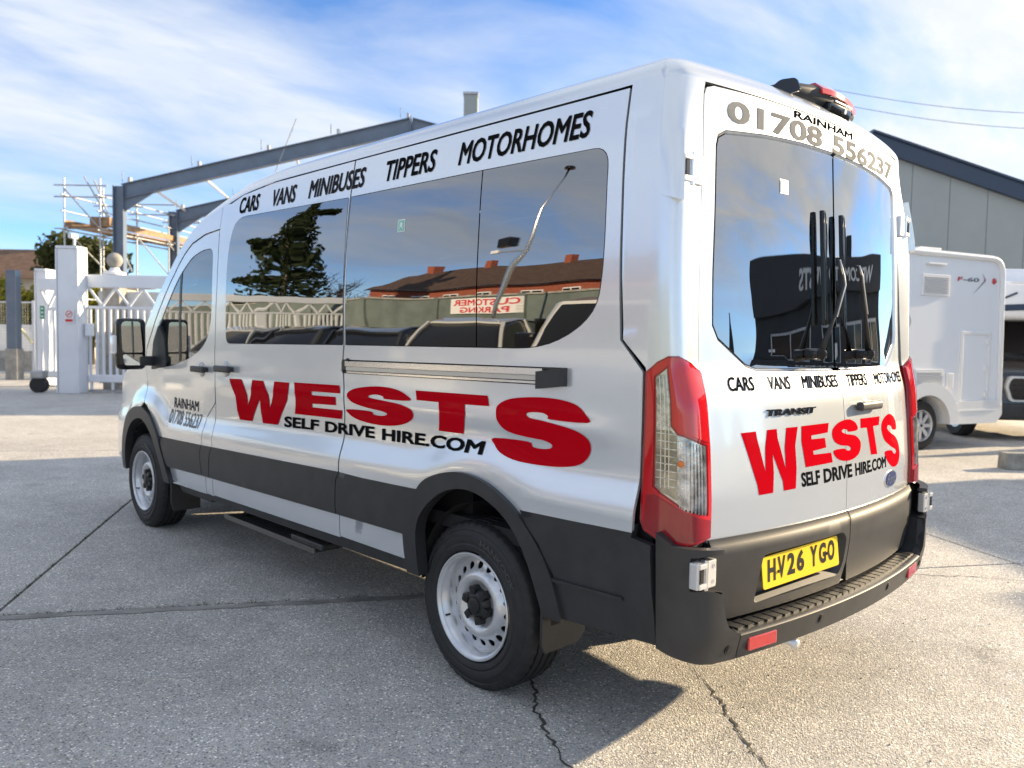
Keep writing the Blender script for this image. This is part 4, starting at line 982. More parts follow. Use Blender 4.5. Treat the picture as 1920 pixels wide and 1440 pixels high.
    L(bp.outputs[0], B.inputs['Normal'])
    return m
CONC = concrete('exposed aggregate concrete'); CONC2 = concrete('smooth far concrete', (.50, .475, .43))
JOINT = mat('dark joint filler', (.065, .062, .055), .95, noise=(6, .5))
gd = pyd('ground', [(-900, -900, -.03), (900, -900, -.03), (900, 900, -.03), (-900, 900, -.03)], [(0, 1, 2, 3)], CONC2); tag(gd, kind='structure')
# cast concrete bays with recessed joints, laid at an angle to the van
yd = empty('yard_paving'); tag(yd, kind='structure')
D1 = Vector((.510, .860, 0)); D2 = Vector((.860, -.510, 0)); J0 = Vector((-2.25, 3.44, 0))
SL = 6.2; gp = .009
b = MB(); b.box((0, 0, -.045), (SL-2*gp, SL-2*gp, .09), bev=.006, seg=2)
b.out('slab', CONC, yd); s0 = yd.children[0]; first = True
for i in range(-3, 6):
    for j in range(-2, 6):
        o = s0 if first else s0.copy()
        if not first: COL.objects.link(o); o.parent = yd
        first = False
        p = J0+D1*SL*(i+.5)+D2*SL*(j+.5); o.location = p+Vector((0, 0, -.0)); o.rotation_euler = (0, 0, math.atan2(D1.y, D1.x))
pyd('joint_bed', [tuple(J0+D1*SL*a+D2*SL*c+Vector((0, 0, -.016))) for a, c in ((-3, -2), (6, -2), (6, 6), (-3, 6))], [(0, 1, 2, 3)], JOINT, yd)
def crack(pts, w):
    rnd = random.Random(len(pts)*7+int(pts[0][0]*100)); P = []
    for a, c in zip(pts, pts[1:]):
        for k in range(9):
            t = k/9; P.append(Vector((a[0]+(c[0]-a[0])*t+rnd.uniform(-.012, .012), a[1]+(c[1]-a[1])*t+rnd.uniform(-.012, .012), .0025)))
    v = []; f = []
    for i, p in enumerate(P):
        d = (P[min(i+1, len(P)-1)]-P[max(i-1, 0)]); nn = Vector((-d.y, d.x, 0)).normalized(); ww = w*rnd.uniform(.35, 1.4)*(1-.7*abs(i/len(P)-.45))
        v += [tuple(p+nn*ww), tuple(p-nn*ww)]
    for i in range(len(P)-1): f.append((2*i, 2*i+1, 2*i+3, 2*i+2))
    pyd('crack', v, f, JOINT, yd)
crack([(-.70, 1.14), (-.776, 1.02), (-.918, .885), (-1.031, .698), (-1.145, .501), (-1.35, .22)], .0065)
crack([(-.10, .70), (-.288, .461), (-.40, .33), (-.535, .182), (-.629, .045), (-.80, -.2)], .005)
crack([(2.0, .9), (2.25, .62), (2.45, .40), (2.70, .05), (3.1, -.3)], .004)
# smooth mortar band along the cross joint
v = []; f = []; rnd = random.Random(5)
for k in range(61):
    t = -1.2+k*.1; c = J0+D2*t+D1*(-.055+.006*math.sin(k*1.3)); h = .030+rnd.uniform(-.006, .006)
    v += [tuple(c+D1*h+Vector((0, 0, .003))), tuple(c-D1*h+Vector((0, 0, .003)))]
    if k: f.append((2*k-2, 2*k-1, 2*k+1, 2*k))
pyd('mortar_band', v, f, mat('mortar', (.27, .26, .24), .9, noise=(5, .4), bump=(220, .5, .003)), yd)
wd = MB(); rnd = random.Random(9)
for k in range(160):
    d = rnd.choice((0, 1)); c = J0+(D1*rnd.uniform(-.5, 3.5) if d else D2*rnd.uniform(-.6, 3))+Vector((rnd.gauss(0, .006), rnd.gauss(0, .006), -.008))
    for q in range(3):
        a = rnd.uniform(0, 6.28); L_ = rnd.uniform(.008, .022); wd.tube([c, c+Vector((math.cos(a)*L_*.4, math.sin(a)*L_*.4, L_*.8)), c+Vector((math.cos(a)*L_, math.sin(a)*L_, L_))], [.0012, .001, .0004], 3)
o = wd.out('moss', mat('joint moss', (.045, .06, .015), .9), None); tag(o, 'tiny moss and weeds growing in the slab joints', 'moss', kind='stuff')
random.seed(3)
pb = MB()
for k in range(420):
    x, y = random.uniform(-2.6, 3.0), random.uniform(-.8, 4.2); r = random.uniform(.002, .0055)
    pb.ball((x, y, r*.5), r, 5, (1, random.uniform(.6, 1), .7))
o = pb.out('grit', mat('loose grit', (.42, .39, .34), .9), None); tag(o, 'loose pale grit scattered over the concrete yard', 'grit', kind='stuff')

# ================================================================ background, measured in yard axes: a to the right, b away from the gate side
RA = Vector((math.cos(YAW), -math.sin(YAW), 0)); FA = Vector((math.sin(YAW), math.cos(YAW), 0)); OG = Vector((CP.x, CP.y, 0)); RZ = -YAW
def Y(a, b, z=0): return OG+RA*a+FA*b+Vector((0, 0, z))
def yemp(name, a, b, label, cat, group=None): return empty(name, Y(a, b), RZ, label, cat, group)
STEELB = mat('blue-grey steel paint', (.12, .155, .21), .45, .1, .2, noise=(2, .15))
GALV = mat('galvanised tube', (.42, .43, .44), .45, .7, noise=(8, .2))
BOARD = mat('scaffold board timber', (.30, .19, .11), .8, noise=(5, .35))
BRICKG = mat('weathered grey masonry', (.30, .29, .27), .9, noise=(5, .3))
# ---- gate pillars
def pillar(a0, a1, b, h, label):
    p = yemp('gate_pillar', (a0+a1)/2, b, label, 'gate pillar', 'white steel gate pillars'); w = a1-a0
    MB().box((0, .2, h/2), (w, .40, h), bev=.012).out('post', WHITEP, p)
    MB().box((0, .2, h+.03), (w+.06, .46, .06), bev=.01).out('cap', WHITEP, p)
    MB().box((w/2+.022, .2, h/2), (.03, .44, h-.01), bev=.004).out('flange', WHITEP, p)
    MB().box((-w/2-.022, .2, h/2), (.03, .44, h-.01), bev=.004).out('flange', WHITEP, p)
    return p
pillar(-10.47, -10.03, 18.75, 3.33, 'tall white steel gate pillar with small prohibition sign and camera on top')
pillar(-12.16, -11.93, 20.8, 2.95, 'narrow white gate post standing left of the tall signed pillar')
# ---- signs
sg_ = yemp('warning_sign', -10.19, 18.72, 'white prohibition sign with red ring on the gate pillar', 'sign')
MB().box((0, 0, 1.78), (.21, .012, .30)).out('sign_board', mat('sign white', (.8, .8, .8), .4), sg_)
REDS = mat('sign red', (.6, .02, .03), .4); DGREY = mat('sign grey', (.15, .15, .16), .4); GREENX = mat('sign green', (.02, .30, .12), .4)
b = MB(); b.lathe([(.062, .0), (.080, .0)], (0, -.009, 1.83), 'Y', 28); b.out('ring', REDS, sg_)
MB().box((0, -.009, 1.83), (.014, .003, .13), Matrix.Rotation(.8, 3, 'Y')).out('bar', REDS, sg_)
MB().box((0, -.0085, 1.83), (.07, .002, .02)).out('symbol', DGREY, sg_)
MB().box((0, -.009, 1.685), (.17, .003, .06)).out('text_panel', REDS, sg_)
s2_ = yemp('safety_sign', -11.02, 18.95, 'small green and white safety sign beside the gate pillar', 'sign')
MB().box((.08, 0, 1.86), (.10, .012, .30)).out('sign_board', GREENX, s2_)
for z in (1.95, 1.86, 1.77): MB().box((.08, -.009, z), (.055, .003, .04)).out('mark', MATS['sign white'], s2_)
cc = yemp('security_camera', -10.15, 18.9, 'small white security camera on top of the gate pillar', 'camera')
b = MB(); b.box((0, -.05, 3.62), (.10, .28, .11), bev=.02); b.out('camera_body', WHITEP, cc)
MB().cyl((0, 0, 3.42), (0, 0, 3.58), .03, 10).out('bracket', WHITEP, cc)
# ---- lattice gates
def gate(a0, a1, b, zt, label):
    g = yemp('lattice_gate', (a0+a1)/2, b, label, 'gate', 'white lattice gates'); w = a1-a0; x0, x1 = -w/2, w/2
    MB().box((0, 0, zt-.15), (w, .12, .30), bev=.02).out('top_rail', WHITEP, g)
    MB().box((0, 0, zt-.76), (w, .06, .06)).out('mid_rail', WHITEP, g)
    MB().box((0, 0, .34), (w, .12, .18), bev=.02).out('bottom_rail', WHITEP, g)
    n = max(2, int(w/.157)); ba = MB().box((0, 0, (zt-.76+.42)/2), (.055, .04, zt-.76-.42)).out('bar', WHITEP, g)
    for k in range(n+1):
        o = ba if k == 0 else ba.copy()
        if k: COL.objects.link(o); o.parent = g
        o.location = (x0+.03+(w-.06)*k/n, 0, 0)
    m = max(2, int(round(w/.31))); m += m % 2
    for k in range(m):
        xa = x0+w*k/m; xb = x0+w*(k+1)/m; za, zb = (zt-.30, zt-.73) if k % 2 == 0 else (zt-.73, zt-.30)
        MB().bar((xa, 0, za), (xb, 0, zb), .04, .05).out('lattice', WHITEP, g)
    for k in range(int(w/.5)+1): MB().box((x0+.05+k*.5, 0, .13), (.05, .05, .26)).out('foot', WHITEP, g)
    MB().box((0, 0, .05), (w, .08, .05)).out('track', GALV, g)
    return g
gate(-9.96, -4.9, 19.15, 2.77, 'long white sliding gate with zigzag lattice under its top rail')
gate(-11.88, -11.05, 20.5, 2.75, 'short white gate leaf between the two gate posts')
g3 = gate(0, 5.2, 0, 2.75, 'white lattice gate beyond the parked cars, mirrored in the sliding door window'); g3.location = (-8.6, 18.6, 0); g3.rotation_euler = (0, 0, math.pi)
b_ = yemp('gate_latch_box', -9.87, 19.0, 'small white lock box on the sliding gate frame', 'lock box'); MB().box((0, 0, 1.48), (.16, .14, .30), bev=.02).out('box', WHITEP, b_)
gm_ = yemp('gate_motor', -11.0, 18.9, 'grey wheeled gate motor at the foot of the pillar', 'gate motor')
MB().box((0, 0, .42), (.30, .25, .18), bev=.03).out('motor_case', GALV, gm_); MB().cyl((0, -.1, .18), (0, .1, .18), .18, 20).out('drive_wheel', RUBBER, gm_)
# sheet behind the gate
sh = yemp('corrugated_hoarding', -7.0, 20.4, 'pale grey sheeted hoarding behind the sliding gate', 'hoarding')
HOAR = mat('pale grey sheet', (.52, .55, .58), .6, noise=(1.2, .25))
for k in range(9): MB().box((-3.0+k*.75, 0, 1.30), (.74, .03, 2.3), bev=.006).out('sheet', HOAR, sh)
# ball finial pillar
fp = yemp('ball_finial_pillar', -9.86, 20.0, 'masonry pillar with a stone ball on top behind the gate', 'pillar')
MB().box((0, .2, 1.42), (.42, .42, 2.84), bev=.01).out('pillar_shaft', BRICKG, fp)
MB().lathe([(.001, 3.02), (.10, 3.02), (.13, 2.95), (.26, 2.90), (.27, 2.84)], (0, .2, 0), 'Z', 24).out('plinth', WHITEP, fp)
MB().ball((0, .2, 3.20), .19, 20).out('ball', BRICKG, fp, True)
# ---- left fence, post, walls, hedge
bp_ = yemp('blue_post', -14.45, 23.6, 'dark blue steel post beyond the white gate', 'post')
MB().box((0, 0, 1.58), (.28, .28, 3.16), bev=.01).out('post_shaft', STEELB, bp_); MB().box((0, 0, .45), (.34, .34, .9), bev=.01).out('post_plinth', BRICKG, bp_)
wl_ = yemp('brick_pier', -13.85, 24.4, 'grey brick pier beside the dark blue post', 'pier')
for k in range(16): MB().box((0, 0, .095+k*.19), (.62, .4, .18), bev=.006).out('course', BRICKG, wl_)
mf = yemp('mesh_fence', -15.0, 25.3, 'wire mesh fence with two white posts left of the gate', 'fence')
for x in (-.45, .13): MB().box((x, 0, 1.18), (.085, .085, 2.36), bev=.008).out('post', WHITEP, mf)
for z in (.12, 2.3): MB().cyl((-3, 0, z), (.13, 0, z), .02, 6).out('rail', WHITEP, mf)
wm = MB()
for k in range(40): wm.cyl((-3+k*.075, .03, .1), (-3+k*.075, .03, 2.3), .003, 3)
for k in range(24): wm.cyl((-3, .03, .15+k*.09), (.1, .03, .15+k*.09), .003, 3)
o = wm.out('mesh', GALV, mf); o['kind'] = 'stuff'
MB().bar((-.40, -.06, 1.66), (.10, -.06, 1.05), .06).out('brace', mat('pale yellow bar', (.75, .68, .42), .5), mf)
ww = yemp('low_wall', -19.2, 27.2, 'low grey block wall at the far left of the yard', 'wall')
for k in range(3):
    for j in range(6): MB().box((-1.7+j*.9+(k % 2)*.3, 0, .13+k*.25), (.89, .22, .24), bev=.008).out('block', BRICKG, ww)
wb = yemp('white_wall', -20.5, 31.0, 'bright white rendered wall below the hedge', 'wall')
MB().box((0, 0, .78), (7.0, .2, 1.56), bev=.02).out('render', mat('white render', (.8, .79, .76), .8, noise=(2, .08)), wb); MB().box((0, 0, 1.60), (7.1, .3, .08), bev=.01).out('coping', WHITEP, wb)
# ---- foliage
def leafmat(name, col): 
    m = mat(name, col, .65, noise=(1.3, .45)); nt = m.node_tree; b = nt.nodes['Principled BSDF']; b.inputs['Specular IOR Level'].default_value = .25
    if 'tr' not in nt.nodes:
        t = nt.nodes.new('ShaderNodeBsdfTranslucent'); t.name = 'tr'; t.inputs[0].default_value = (col[0]*1.6, col[1]*1.6, col[2]*1.2, 1); x = nt.nodes.new('ShaderNodeMixShader'); x.inputs[0].default_value = .42
        nt.links.new(b.outputs[0], x.inputs[1]); nt.links.new(t.outputs[0], x.inputs[2]); nt.links.new(x.outputs[0], nt.nodes['Material Output'].inputs[0])
    return m
def crown(name, parent, blobs, n, size, m, seed=1, flat=1.0):
    rnd = random.Random(seed); v = []; f = []
    for k in range(n):
        c, r = rnd.choice(blobs); d = Vector((rnd.gauss(0, 1), rnd.gauss(0, 1), rnd.gauss(0, 1))).normalized()*(rnd.random()**.45)
        p = Vector(c)+Vector((d.x*r[0], d.y*r[1], d.z*r[2])); t = Vector((rnd.gauss(0, 1), rnd.gauss(0, 1), rnd.gauss(0, .7))).normalized(); u = t.orthogonal().normalized(); w = t.cross(u)
        s = size*rnd.uniform(.6, 1.4); k0 = len(v)
        v += [p-u*s*.5, p+w*s*.35*flat+t*s*.08, p+u*s*.6, p-w*s*.35*flat+t*s*.08]; f.append((k0, k0+1, k0+2, k0+3))
    return pyd(name, v, f, m, parent)
def tree(name, a, b, h, rad, label, n=5000, size=.22, col=(.06, .09, .025), seed=1, conifer=False, bare=False, loc=None):
    t = empty(name, loc if loc is not None else Y(a, b), seed, label, 'tree'); rnd = random.Random(seed)
    bark = mat('tree bark', (.10, .075, .055), .9, noise=(8, .4))
    m = MB(); m.tube([(0, 0, 0), (.1, .05, h*.3), (.0, .1, h*.6), (.05, 0, h*.92)], [h*.035, h*.026, h*.016, h*.004], 9)
    ends = []
    for k in range(26 if bare else 14):
        z = h*rnd.uniform(.22 if not conifer else .12, .85); an = rnd.uniform(0, 6.28); L = rad*(1.05-z/h*.75)*rnd.uniform(.7, 1.1)
        e = Vector((math.cos(an)*L, math.sin(an)*L, z+(L*.7 if not conifer else -.1*L))); mid = Vector((e.x*.5, e.y*.5, z+(e.z-z)*.35)); ends.append((mid, e))
        m.tube([(0, 0, z), mid, e], [h*.010, h*.006, h*.002], 5)
        if bare:
            for q in range(9):
                s_ = mid.lerp(e, rnd.random()); e2 = s_+Vector((rnd.gauss(0, .3), rnd.gauss(0, .3), abs(rnd.gauss(.35, .2))))*rad*.45; m.tube([s_, (s_+e2)/2+Vector((0, 0, .05)), e2], [h*.003, h*.002, h*.0012], 4)
    m.out('trunk', bark, t, True)
    if not bare:
        if conifer: blobs = [((0, 0, h*z), (rad*(1.02-z)*1.05, rad*(1.02-z)*1.05, h*.07)) for z in np.linspace(.10, .98, 15)]+[(tuple(e), (rad*.22, rad*.22, rad*.10)) for _, e in ends]
        else: blobs = [(tuple(e), (rad*.42, rad*.42, rad*.34)) for _, e in ends]+[((0, 0, h*.72), (rad*.6, rad*.6, h*.2))]
        crown('crown', t, blobs, n, size, leafmat('leaves %s %d' % (name, seed), col), seed)
    return t
hd = yemp('hedge', -19.5, 31.8, 'tall sunlit yellow-green hedge behind the white wall', 'hedge')
crown('foliage', hd, [((-3+k*.55, 0, 2.1+.35*math.sin(k*1.7)), (.75, .7, 1.25)) for k in range(13)], 15000, .15, leafmat('hedge leaves', (.22, .21, .028)), 5)
m_ = MB()
for k in range(7): m_.tube([(-3+k, 0, 0), (-2.9+k, .1, 1), (-3+k, 0, 2.2)], [.06, .05, .02], 6)
m_.out('stems', mat('tree bark', (.10, .075, .055)), hd)
tree('garden_tree', -18.4, 35.5, 5.1, 2.4, 'dark green garden tree behind the gate pillar and scaffold', 7000, .22, (.055, .062, .02), 4)
# ---- house with brown roof at far left
hs = yemp('bungalow', -27.0, 44.0, 'low bungalow with brown hipped roof behind the hedge', 'house')
MB().box((0, 0, 2.0), (11, 7, 4.0)).out('wall', mat('cream render', (.55, .5, .42), .85), hs)
ROOFT = mat('brown clay tiles', (.17, .095, .055), .85, noise=(3, .3))
pyd('roof', [(-6, -4, 3.95), (6, -4, 3.95), (6, 4, 3.95), (-6, 4, 3.95), (-3.4, 0, 5.75), (3.4, 0, 5.75)], [(0, 1, 5, 4), (1, 2, 5), (2, 3, 4, 5), (3, 0, 4)], ROOFT, hs)
rf_ = hs.children[-1]
for k in range(14):
    t0 = k/14; z0 = 3.97+1.78*t0; y0 = -4+4*t0; w0 = 6-2.6*t0
    MB().box((0, y0+.13, z0+.05), (2*w0-.1, .30, .035), Matrix.Rotation(math.atan(1.8/4), 3, 'X')).out('tile_course', ROOFT, rf_)
for x in (-3, 0, 3):
    MB().box((x, -3.52, 2.4), (1.2, .06, 1.2)).out('window', GLOSSB, hs); MB().box((x, -3.56, 1.76), (1.4, .12, .08)).out('sill', WHITEP, hs)
MB().box((2.6, .6, 6.0), (.6, .6, 1.2), bev=.01).out('chimney', BRICKG, rf_)
# ---- portal frames of the unfinished shed
def portal(a, b, zc, za, span, label):
    p = yemp('portal_frame', a, b, label, 'steel frame', 'portal frames of the unfinished shed')
    def ibeam(P, Q, d, w, name, up):
        P = Vector(P); Q = Vector(Q); x = (Q-P).normalized(); q = Matrix((x, up.cross(x)*-1, up)).transposed() if False else None
        n = x.cross(Vector((0, 1, 0))).normalized(); rot = Matrix((x, Vector((0, 1, 0)), n)).transposed()
        m = MB(); L = (Q-P).length; c = (P+Q)/2
        m.box(c, (L, .02, d), rot); m.box(c+n*d/2, (L, w, .025), rot); m.box(c-n*d/2, (L, w, .025), rot)
        return m.out(name, STEELB, p)
    ibeam((.15, 0, 0), (.15, 0, zc), .32, .26, 'column', None)
    ibeam((.30, 0, zc-.18), (span/2, 0, za-.2), .46, .22, 'rafter', None)
    ibeam((span/2, 0, za-.2), (span-.30, 0, zc-.18), .46, .22, 'rafter', None)
    ibeam((span-.15, 0, 0), (span-.15, 0, zc), .32, .26, 'column', None)
    for s_, x0 in ((1, .3), (-1, span-.3)): MB().poly([(x0, zc-.35), (x0+s_*1.25, zc-.02), (x0, zc-.85)], 1, -.03, .03).out('haunch', STEELB, p)
    MB().box((span/2, 0, za-.22), (.03, .26, .62)).out('apex_plate', STEELB, p)
    for k in range(5):
        x = .5+k*(span/2-.6)/4; z = zc-.18+(za-.2-zc+.18)*(x-.3)/(span/2-.3)+.27
        MB().box((x, 0, z+.06), (.08, .18, .16)).out('cleat', GALV, p); MB().cyl((x-.25, 0, z), (x-.25, 0, z+.32), .016, 6).out('bolt_rod', GALV, p)
    return p
portal(-13.15, 27.0, 6.22, 8.55, 19.4, 'near blue-grey steel portal frame rising above the gate')
portal(-13.85, 33.0, 6.3, 8.6, 19.4, 'second blue-grey steel portal frame behind the first')
for i, (p, q) in enumerate((((-11.9, 27, 6.15), (-13.25, 33, 6.35)), ((-10.3, 27, 6.6), (-11.5, 33, 6.85)), ((-7.2, 27, 7.35), (-8.6, 33, 7.6)))):
    t = yemp('roof_strut', p[0], p[1], ('thin pale strut joining the two portal frames at their eaves', 'thin pale strut joining the rafters a little above the eaves', 'thin pale strut joining the rafters higher up near the minibus roof')[i], 'strut', 'struts between the portal frames')
    MB().cyl((0, 0, p[2]), (q[0]-p[0], q[1]-p[1], q[2]), .045, 8).out('tube', mat('primer white steel', (.6, .6, .6), .5), t)
an = yemp('aerial_rod', -7.95, 27.0, 'thin slanting aerial rod rising above the steel rafter', 'aerial'); MB().cyl((0, 0, 6.6), (.75, 0, 8.5), .02, 6).out('rod', GALV, an); MB().box((0, 0, 3.3), (.06, .06, 6.6)).out('mast', GALV, an)
sk = yemp('grey_stack', -1.62, 29.0, 'square grey stack top showing above the minibus roof', 'chimney'); MB().box((0, 0, 4.95), (.48, .48, 9.9), bev=.01).out('shaft', mat('stack grey', (.30, .33, .33), .7), sk); MB().box((0, 0, 9.95), (.54, .54, .08)).out('cap', GALV, sk)
# ---- scaffolding
sc_ = yemp('scaffolding', -15.7, 28.6, 'tube scaffolding with timber decks behind the gate', 'scaffolding')
run = [(0, 0), (.35, 2.0), (.7, 4.0), (1.1, 6.2), (1.7, 9.0), (2.4, 12.0)]
ZS = .62
for i, (x, y) in enumerate(run):
    for dx in (0, 1.25):
        MB().cyl((x+dx, y, 0), (x+dx, y, 6.75 if i < 2 else 6.2-.1*i), .028, 7).out('standard', GALV, sc_)
    for z in (5.0, 6.1, 6.5): MB().cyl((x-.35, y, z), (x+1.5, y, z), .026, 7).out('transom', GALV, sc_)
for (x, y), (x1, y1) in zip(run, run[1:]):
    for dx in (0, 1.25):
        for z in (2.6, 4.95, 5.6, 6.15): MB().cyl((x+dx, y-.2, z), (x1+dx, y1+.2, z), .026, 7).out('ledger', GALV, sc_)
    for k in range(5): MB().bar((x+.12+k*.25, y-.1, 5.07), (x1+.12+k*.25, y1+.1, 5.07), .22, .04).out('deck_board', BOARD, sc_)
    for dx in (-.02, 1.27): MB().bar((x+dx, y, 5.22), (x1+dx, y1, 5.22), .03, .20).out('toe_board', BOARD, sc_)
for p, q in (((0, 0, 6.4), (1.25, 0, 5.0)), ((.7, 0, 6.8), (1.7, .4, 4.8)), ((1.0, .1, 6.7), (2.1, .5, 3.6)), ((0, 0, 5.0), (.7, 4, 2.6)), ((1.6, 2, 5.0), (2.2, 6, 2.6)), ((2.0, 4, 4.9), (2.7, 8, 2.4))): MB().cyl(p, q, .026, 7).out('brace', GALV, sc_)
MB().box((1.2, .3, 5.28), (.7, .5, .32), bev=.02).out('timber_stack', BOARD, sc_)
# ---- grey warehouse
wh = yemp('warehouse', 9.0, 22.0, 'grey panel-clad warehouse gable with dark blue roof edge', 'warehouse')
CLAD = mat('grey cladding', (.33, .35, .34), .5, .1, noise=(.8, .06)); FASC = mat('dark blue fascia', (.018, .035, .07), .4, 0, .3)
zr_ = lambda x: 7.22-.315*x if x >= 0 else 7.22+.315*x
for k in range(1, 16):
    x0, x1 = k*1.02-.45, k*1.02+.555
    MB().poly([(x0, 0), (x1, 0), (x1, zr_(x1)-.25), (x0, zr_(x0)-.25)], 1, 0, .10).out('wall_panel', CLAD, wh)
    MB().box((x1+.0075, .02, 2.2), (.012, .03, 4.4)).out('joint_strip', FASC, wh)
MB().poly([(.57, 0), (16.4, 0), (16.4, 1.7), (.57, 6.6)], 1, .12, .2).out('inner_wall', DARK, wh)
MB().box((.60, 1.8, 3.4), (.1, 3.4, 6.8)).out('side_wall', CLAD, wh)
MB().poly([(.4, zr_(.4)), (16.4, zr_(16.4)), (16.4, zr_(16.4)-.42), (.4, zr_(.4)-.42)], 1, -.16, .0).out('fascia', FASC, wh)
MB().poly([(.4, zr_(.4)+.06), (16.4, zr_(16.4)+.06), (16.4, zr_(16.4)), (.4, zr_(.4))], 1, -.22, 3.6).out('roof', FASC, wh)
# ---- power lines
for i, (z0, z1) in enumerate(((13.95, 12.9), (13.35, 12.1))):
    pl = yemp('power_line', 14.0, 40.0, ('upper thin power line crossing the sky over the warehouse', 'lower thin power line crossing the sky over the warehouse')[i], 'power line', 'power lines')
    MB().tube([(t*16, 0, z0+(z1-z0)*t-.5*math.sin(math.pi*t)) for t in np.linspace(0, 1, 12)], .016, 5).out('wire', mat('wire grey', (.25, .25, .26), .6), pl)
# ================================================================ parked motorhomes
DA = Vector((.948, -.316, 0)).normalized(); MW = mat('motorhome white', (.84, .85, .87), .3, 0, .5); GRP = mat('white grp', (.80, .80, .79), .25, 0, .6)
VENT = mat('vent grey', (.52, .53, .55), .5)
def alloy(parent, c, sg, R=.345):
    w = empty('wheel'); w.parent = parent
    MB().lathe([(.2, -.10), (R-.05, -.115), (R, -.085), (R, .085), (R-.05, .115), (.225, .112), (.21, .10)], c, 'Y', 40, sg).out('tyre', RUBBER, w, auto=40)
    MB().lathe([(.222, .112), (.215, .118), (.205, .10), (.20, .0)], c, 'Y', 40, sg).out('rim', RIMM, w, auto=50)
    MB().lathe([(.20, .02), (.001, .02)], c, 'Y', 24, sg).out('brake_shade', DARK, w)
    for k in range(8):
        a = 2*math.pi*k/8; q = Matrix.Rotation(a, 3, 'Y')
        MB().box(Vector(c)+Vector((0, sg*.085, 0))+q@Vector((.115, 0, 0)), (.17, .03, .055), q, .008).out('spoke', RIMM, w)
    MB().lathe([(.001, .112), (.05, .11), (.06, .095)], c, 'Y', 20, sg).out('hub', RIMM, w)
    MB().cyl(Vector(c)+Vector((0, sg*.11, 0)), Vector(c)+Vector((0, sg*.116, 0)), .022, 12).out('hub_badge', HUB, w)
A = empty('motorhome', (8.83, 2.95, 0), math.atan2(DA.y, DA.x), 'white motorhome with fender wheel arch and locker door, parked behind the minibus', 'motorhome')
prof = roundpoly([(-4.6, .36), (1.52, .36), (1.56, .62), (1.50, 2.74), (-4.6, 2.78)], [.02, .08, .02, .24, .3])
ah = [(-.47+.0, .36)]+[(-.0+.45*math.cos(t), .36+.42*math.sin(t)) for t in np.linspace(math.pi, 0, 20)]+[(.47, .36)]
pf = [(-4.6, .362)]+ah[1:-1]+[p for p in prof if p[0] > 1.2]+[(-4.4, 2.78), (-4.6, 2.6)]
MB().poly([(-.5, .40), (.5, .40), (.5, .85), (-.5, .85)], 1, .27, 1.9).out('wheel_well', DARK, A)
MB().poly(pf, 1, .0, 2.2).out('body', MW, A)
# corner trims following the outline, on near and far edge
for yy in (-.012, 2.20):
    pts = [(p[0], yy, p[1]) for p in prof if p[1] > .6 and p[0] > -4.5]
    MB().tube(pts, .045, 8).out('edge_trim', GRP, A, True)
# wheel arch flare, skirt
arc = lambda r, rz, n=24: [(r*math.cos(t), .36+rz*math.sin(t)) for t in np.linspace(math.pi, 0, n)]
MB().poly(arc(.64, .60)+arc(.45, .42)[::-1], 1, -.075, .0).out('arch_flare', GRP, A)
MB().poly(roundpoly([(.50, .355), (1.50, .355), (1.62, .48), (1.60, .70), (.63, .68)], .03), 1, -.04, .0).out('skirt', GRP, A)
MB().box((1.0, -.046, .55), (.95, .01, .02)).out('skirt_line', MW, A)
def vent(x0, x1, z0, z1):
    v = empty('vent'); v.parent = A
    MB().box(((x0+x1)/2, -.012, (z0+z1)/2), (x1-x0, .024, z1-z0), bev=.008).out('frame', GRP, v)
    n = 9
    for k in range(n):
        z = z0+.035+(z1-z0-.07)*(k+.5)/n; MB().box(((x0+x1)/2, -.027, z), (x1-x0-.07, .012, (z1-z0-.07)/n*.62), Matrix.Rotation(.5, 3, 'X')).out('louvre', VENT, v)
vent(-.17, .38, 2.16, 2.46); vent(-.235, .33, .86, 1.14)
dk = empty('locker_door'); dk.parent = A
x0, x1, z0, z1 = .70, 1.30, .66, 1.66
for c, d in ((((x0+x1)/2, -.012, z1), (x1-x0+.05, .028, .055)), (((x0+x1)/2, -.012, z0), (x1-x0+.05, .028, .055)), ((x0, -.012, (z0+z1)/2), (.055, .028, z1-z0)), ((x1, -.012, (z0+z1)/2), (.055, .028, z1-z0))): MB().box(c, d, bev=.01).out('frame', GRP, dk)
MB().box(((x0+x1)/2, -.005, (z0+z1)/2), (x1-x0-.05, .012, z1-z0-.05), bev=.004).out('door_skin', MW, dk)
for z in (z0+.12, 1.15, z1-.12): MB().box((x1-.06, -.024, z), (.06, .03, .09), bev=.012).out('catch', GRP, dk)
MB().box((.47, -.02, .98), (.13, .04, .22), bev=.015).out('socket_flap', GRP, A)
MB().box((.08, -.03, 2.60), (.35, .045, .03), bev=.01).out('awning_lamp', GRP, A)
MB().lathe([(.001, .03), (.035, .025), (.045, 0)], (1.345, -.0, 2.42), 'Y', 16, -1).out('marker_lamp', LENSR, A, True)
b = MB(); b.box((.25, .5, 2.82), (.22, .3, .12), bev=.03); b.box((.50, .5, 2.88), (.45, .2, .035), bev=.012); b.out('roof_vent', GRP, A)
fs = lambda a, b: (a, -.002, b)
HAm = lambda p: (0, -1, 0)
text('lettering', 'F', (.56, .66, 2.39, 2.45), fs, mat('decal red', (.5, .03, .05), .4), A, HAm, bold=.03, skew=.02, grid=(2, 1))
text('lettering', '-60', (.68, 1.02, 2.39, 2.45), fs, mat('decal grey', (.16, .17, .20), .4), A, HAm, bold=.03, skew=.02, grid=(2, 1))
panel('swoosh', [(1.08, 2.53), (1.15, 2.44), (1.12, 2.38), (.88, 2.20), (1.11, 2.40), (1.13, 2.44)], fs, MATS['decal grey'], A, HAm, off=.002, thick=0, step=.2)
panel('swoosh', [(1.10, 2.50), (1.16, 2.43), (1.14, 2.38), (1.14, 2.44)], fs, MATS['decal red'], A, HAm, off=.004, thick=0, step=.2)
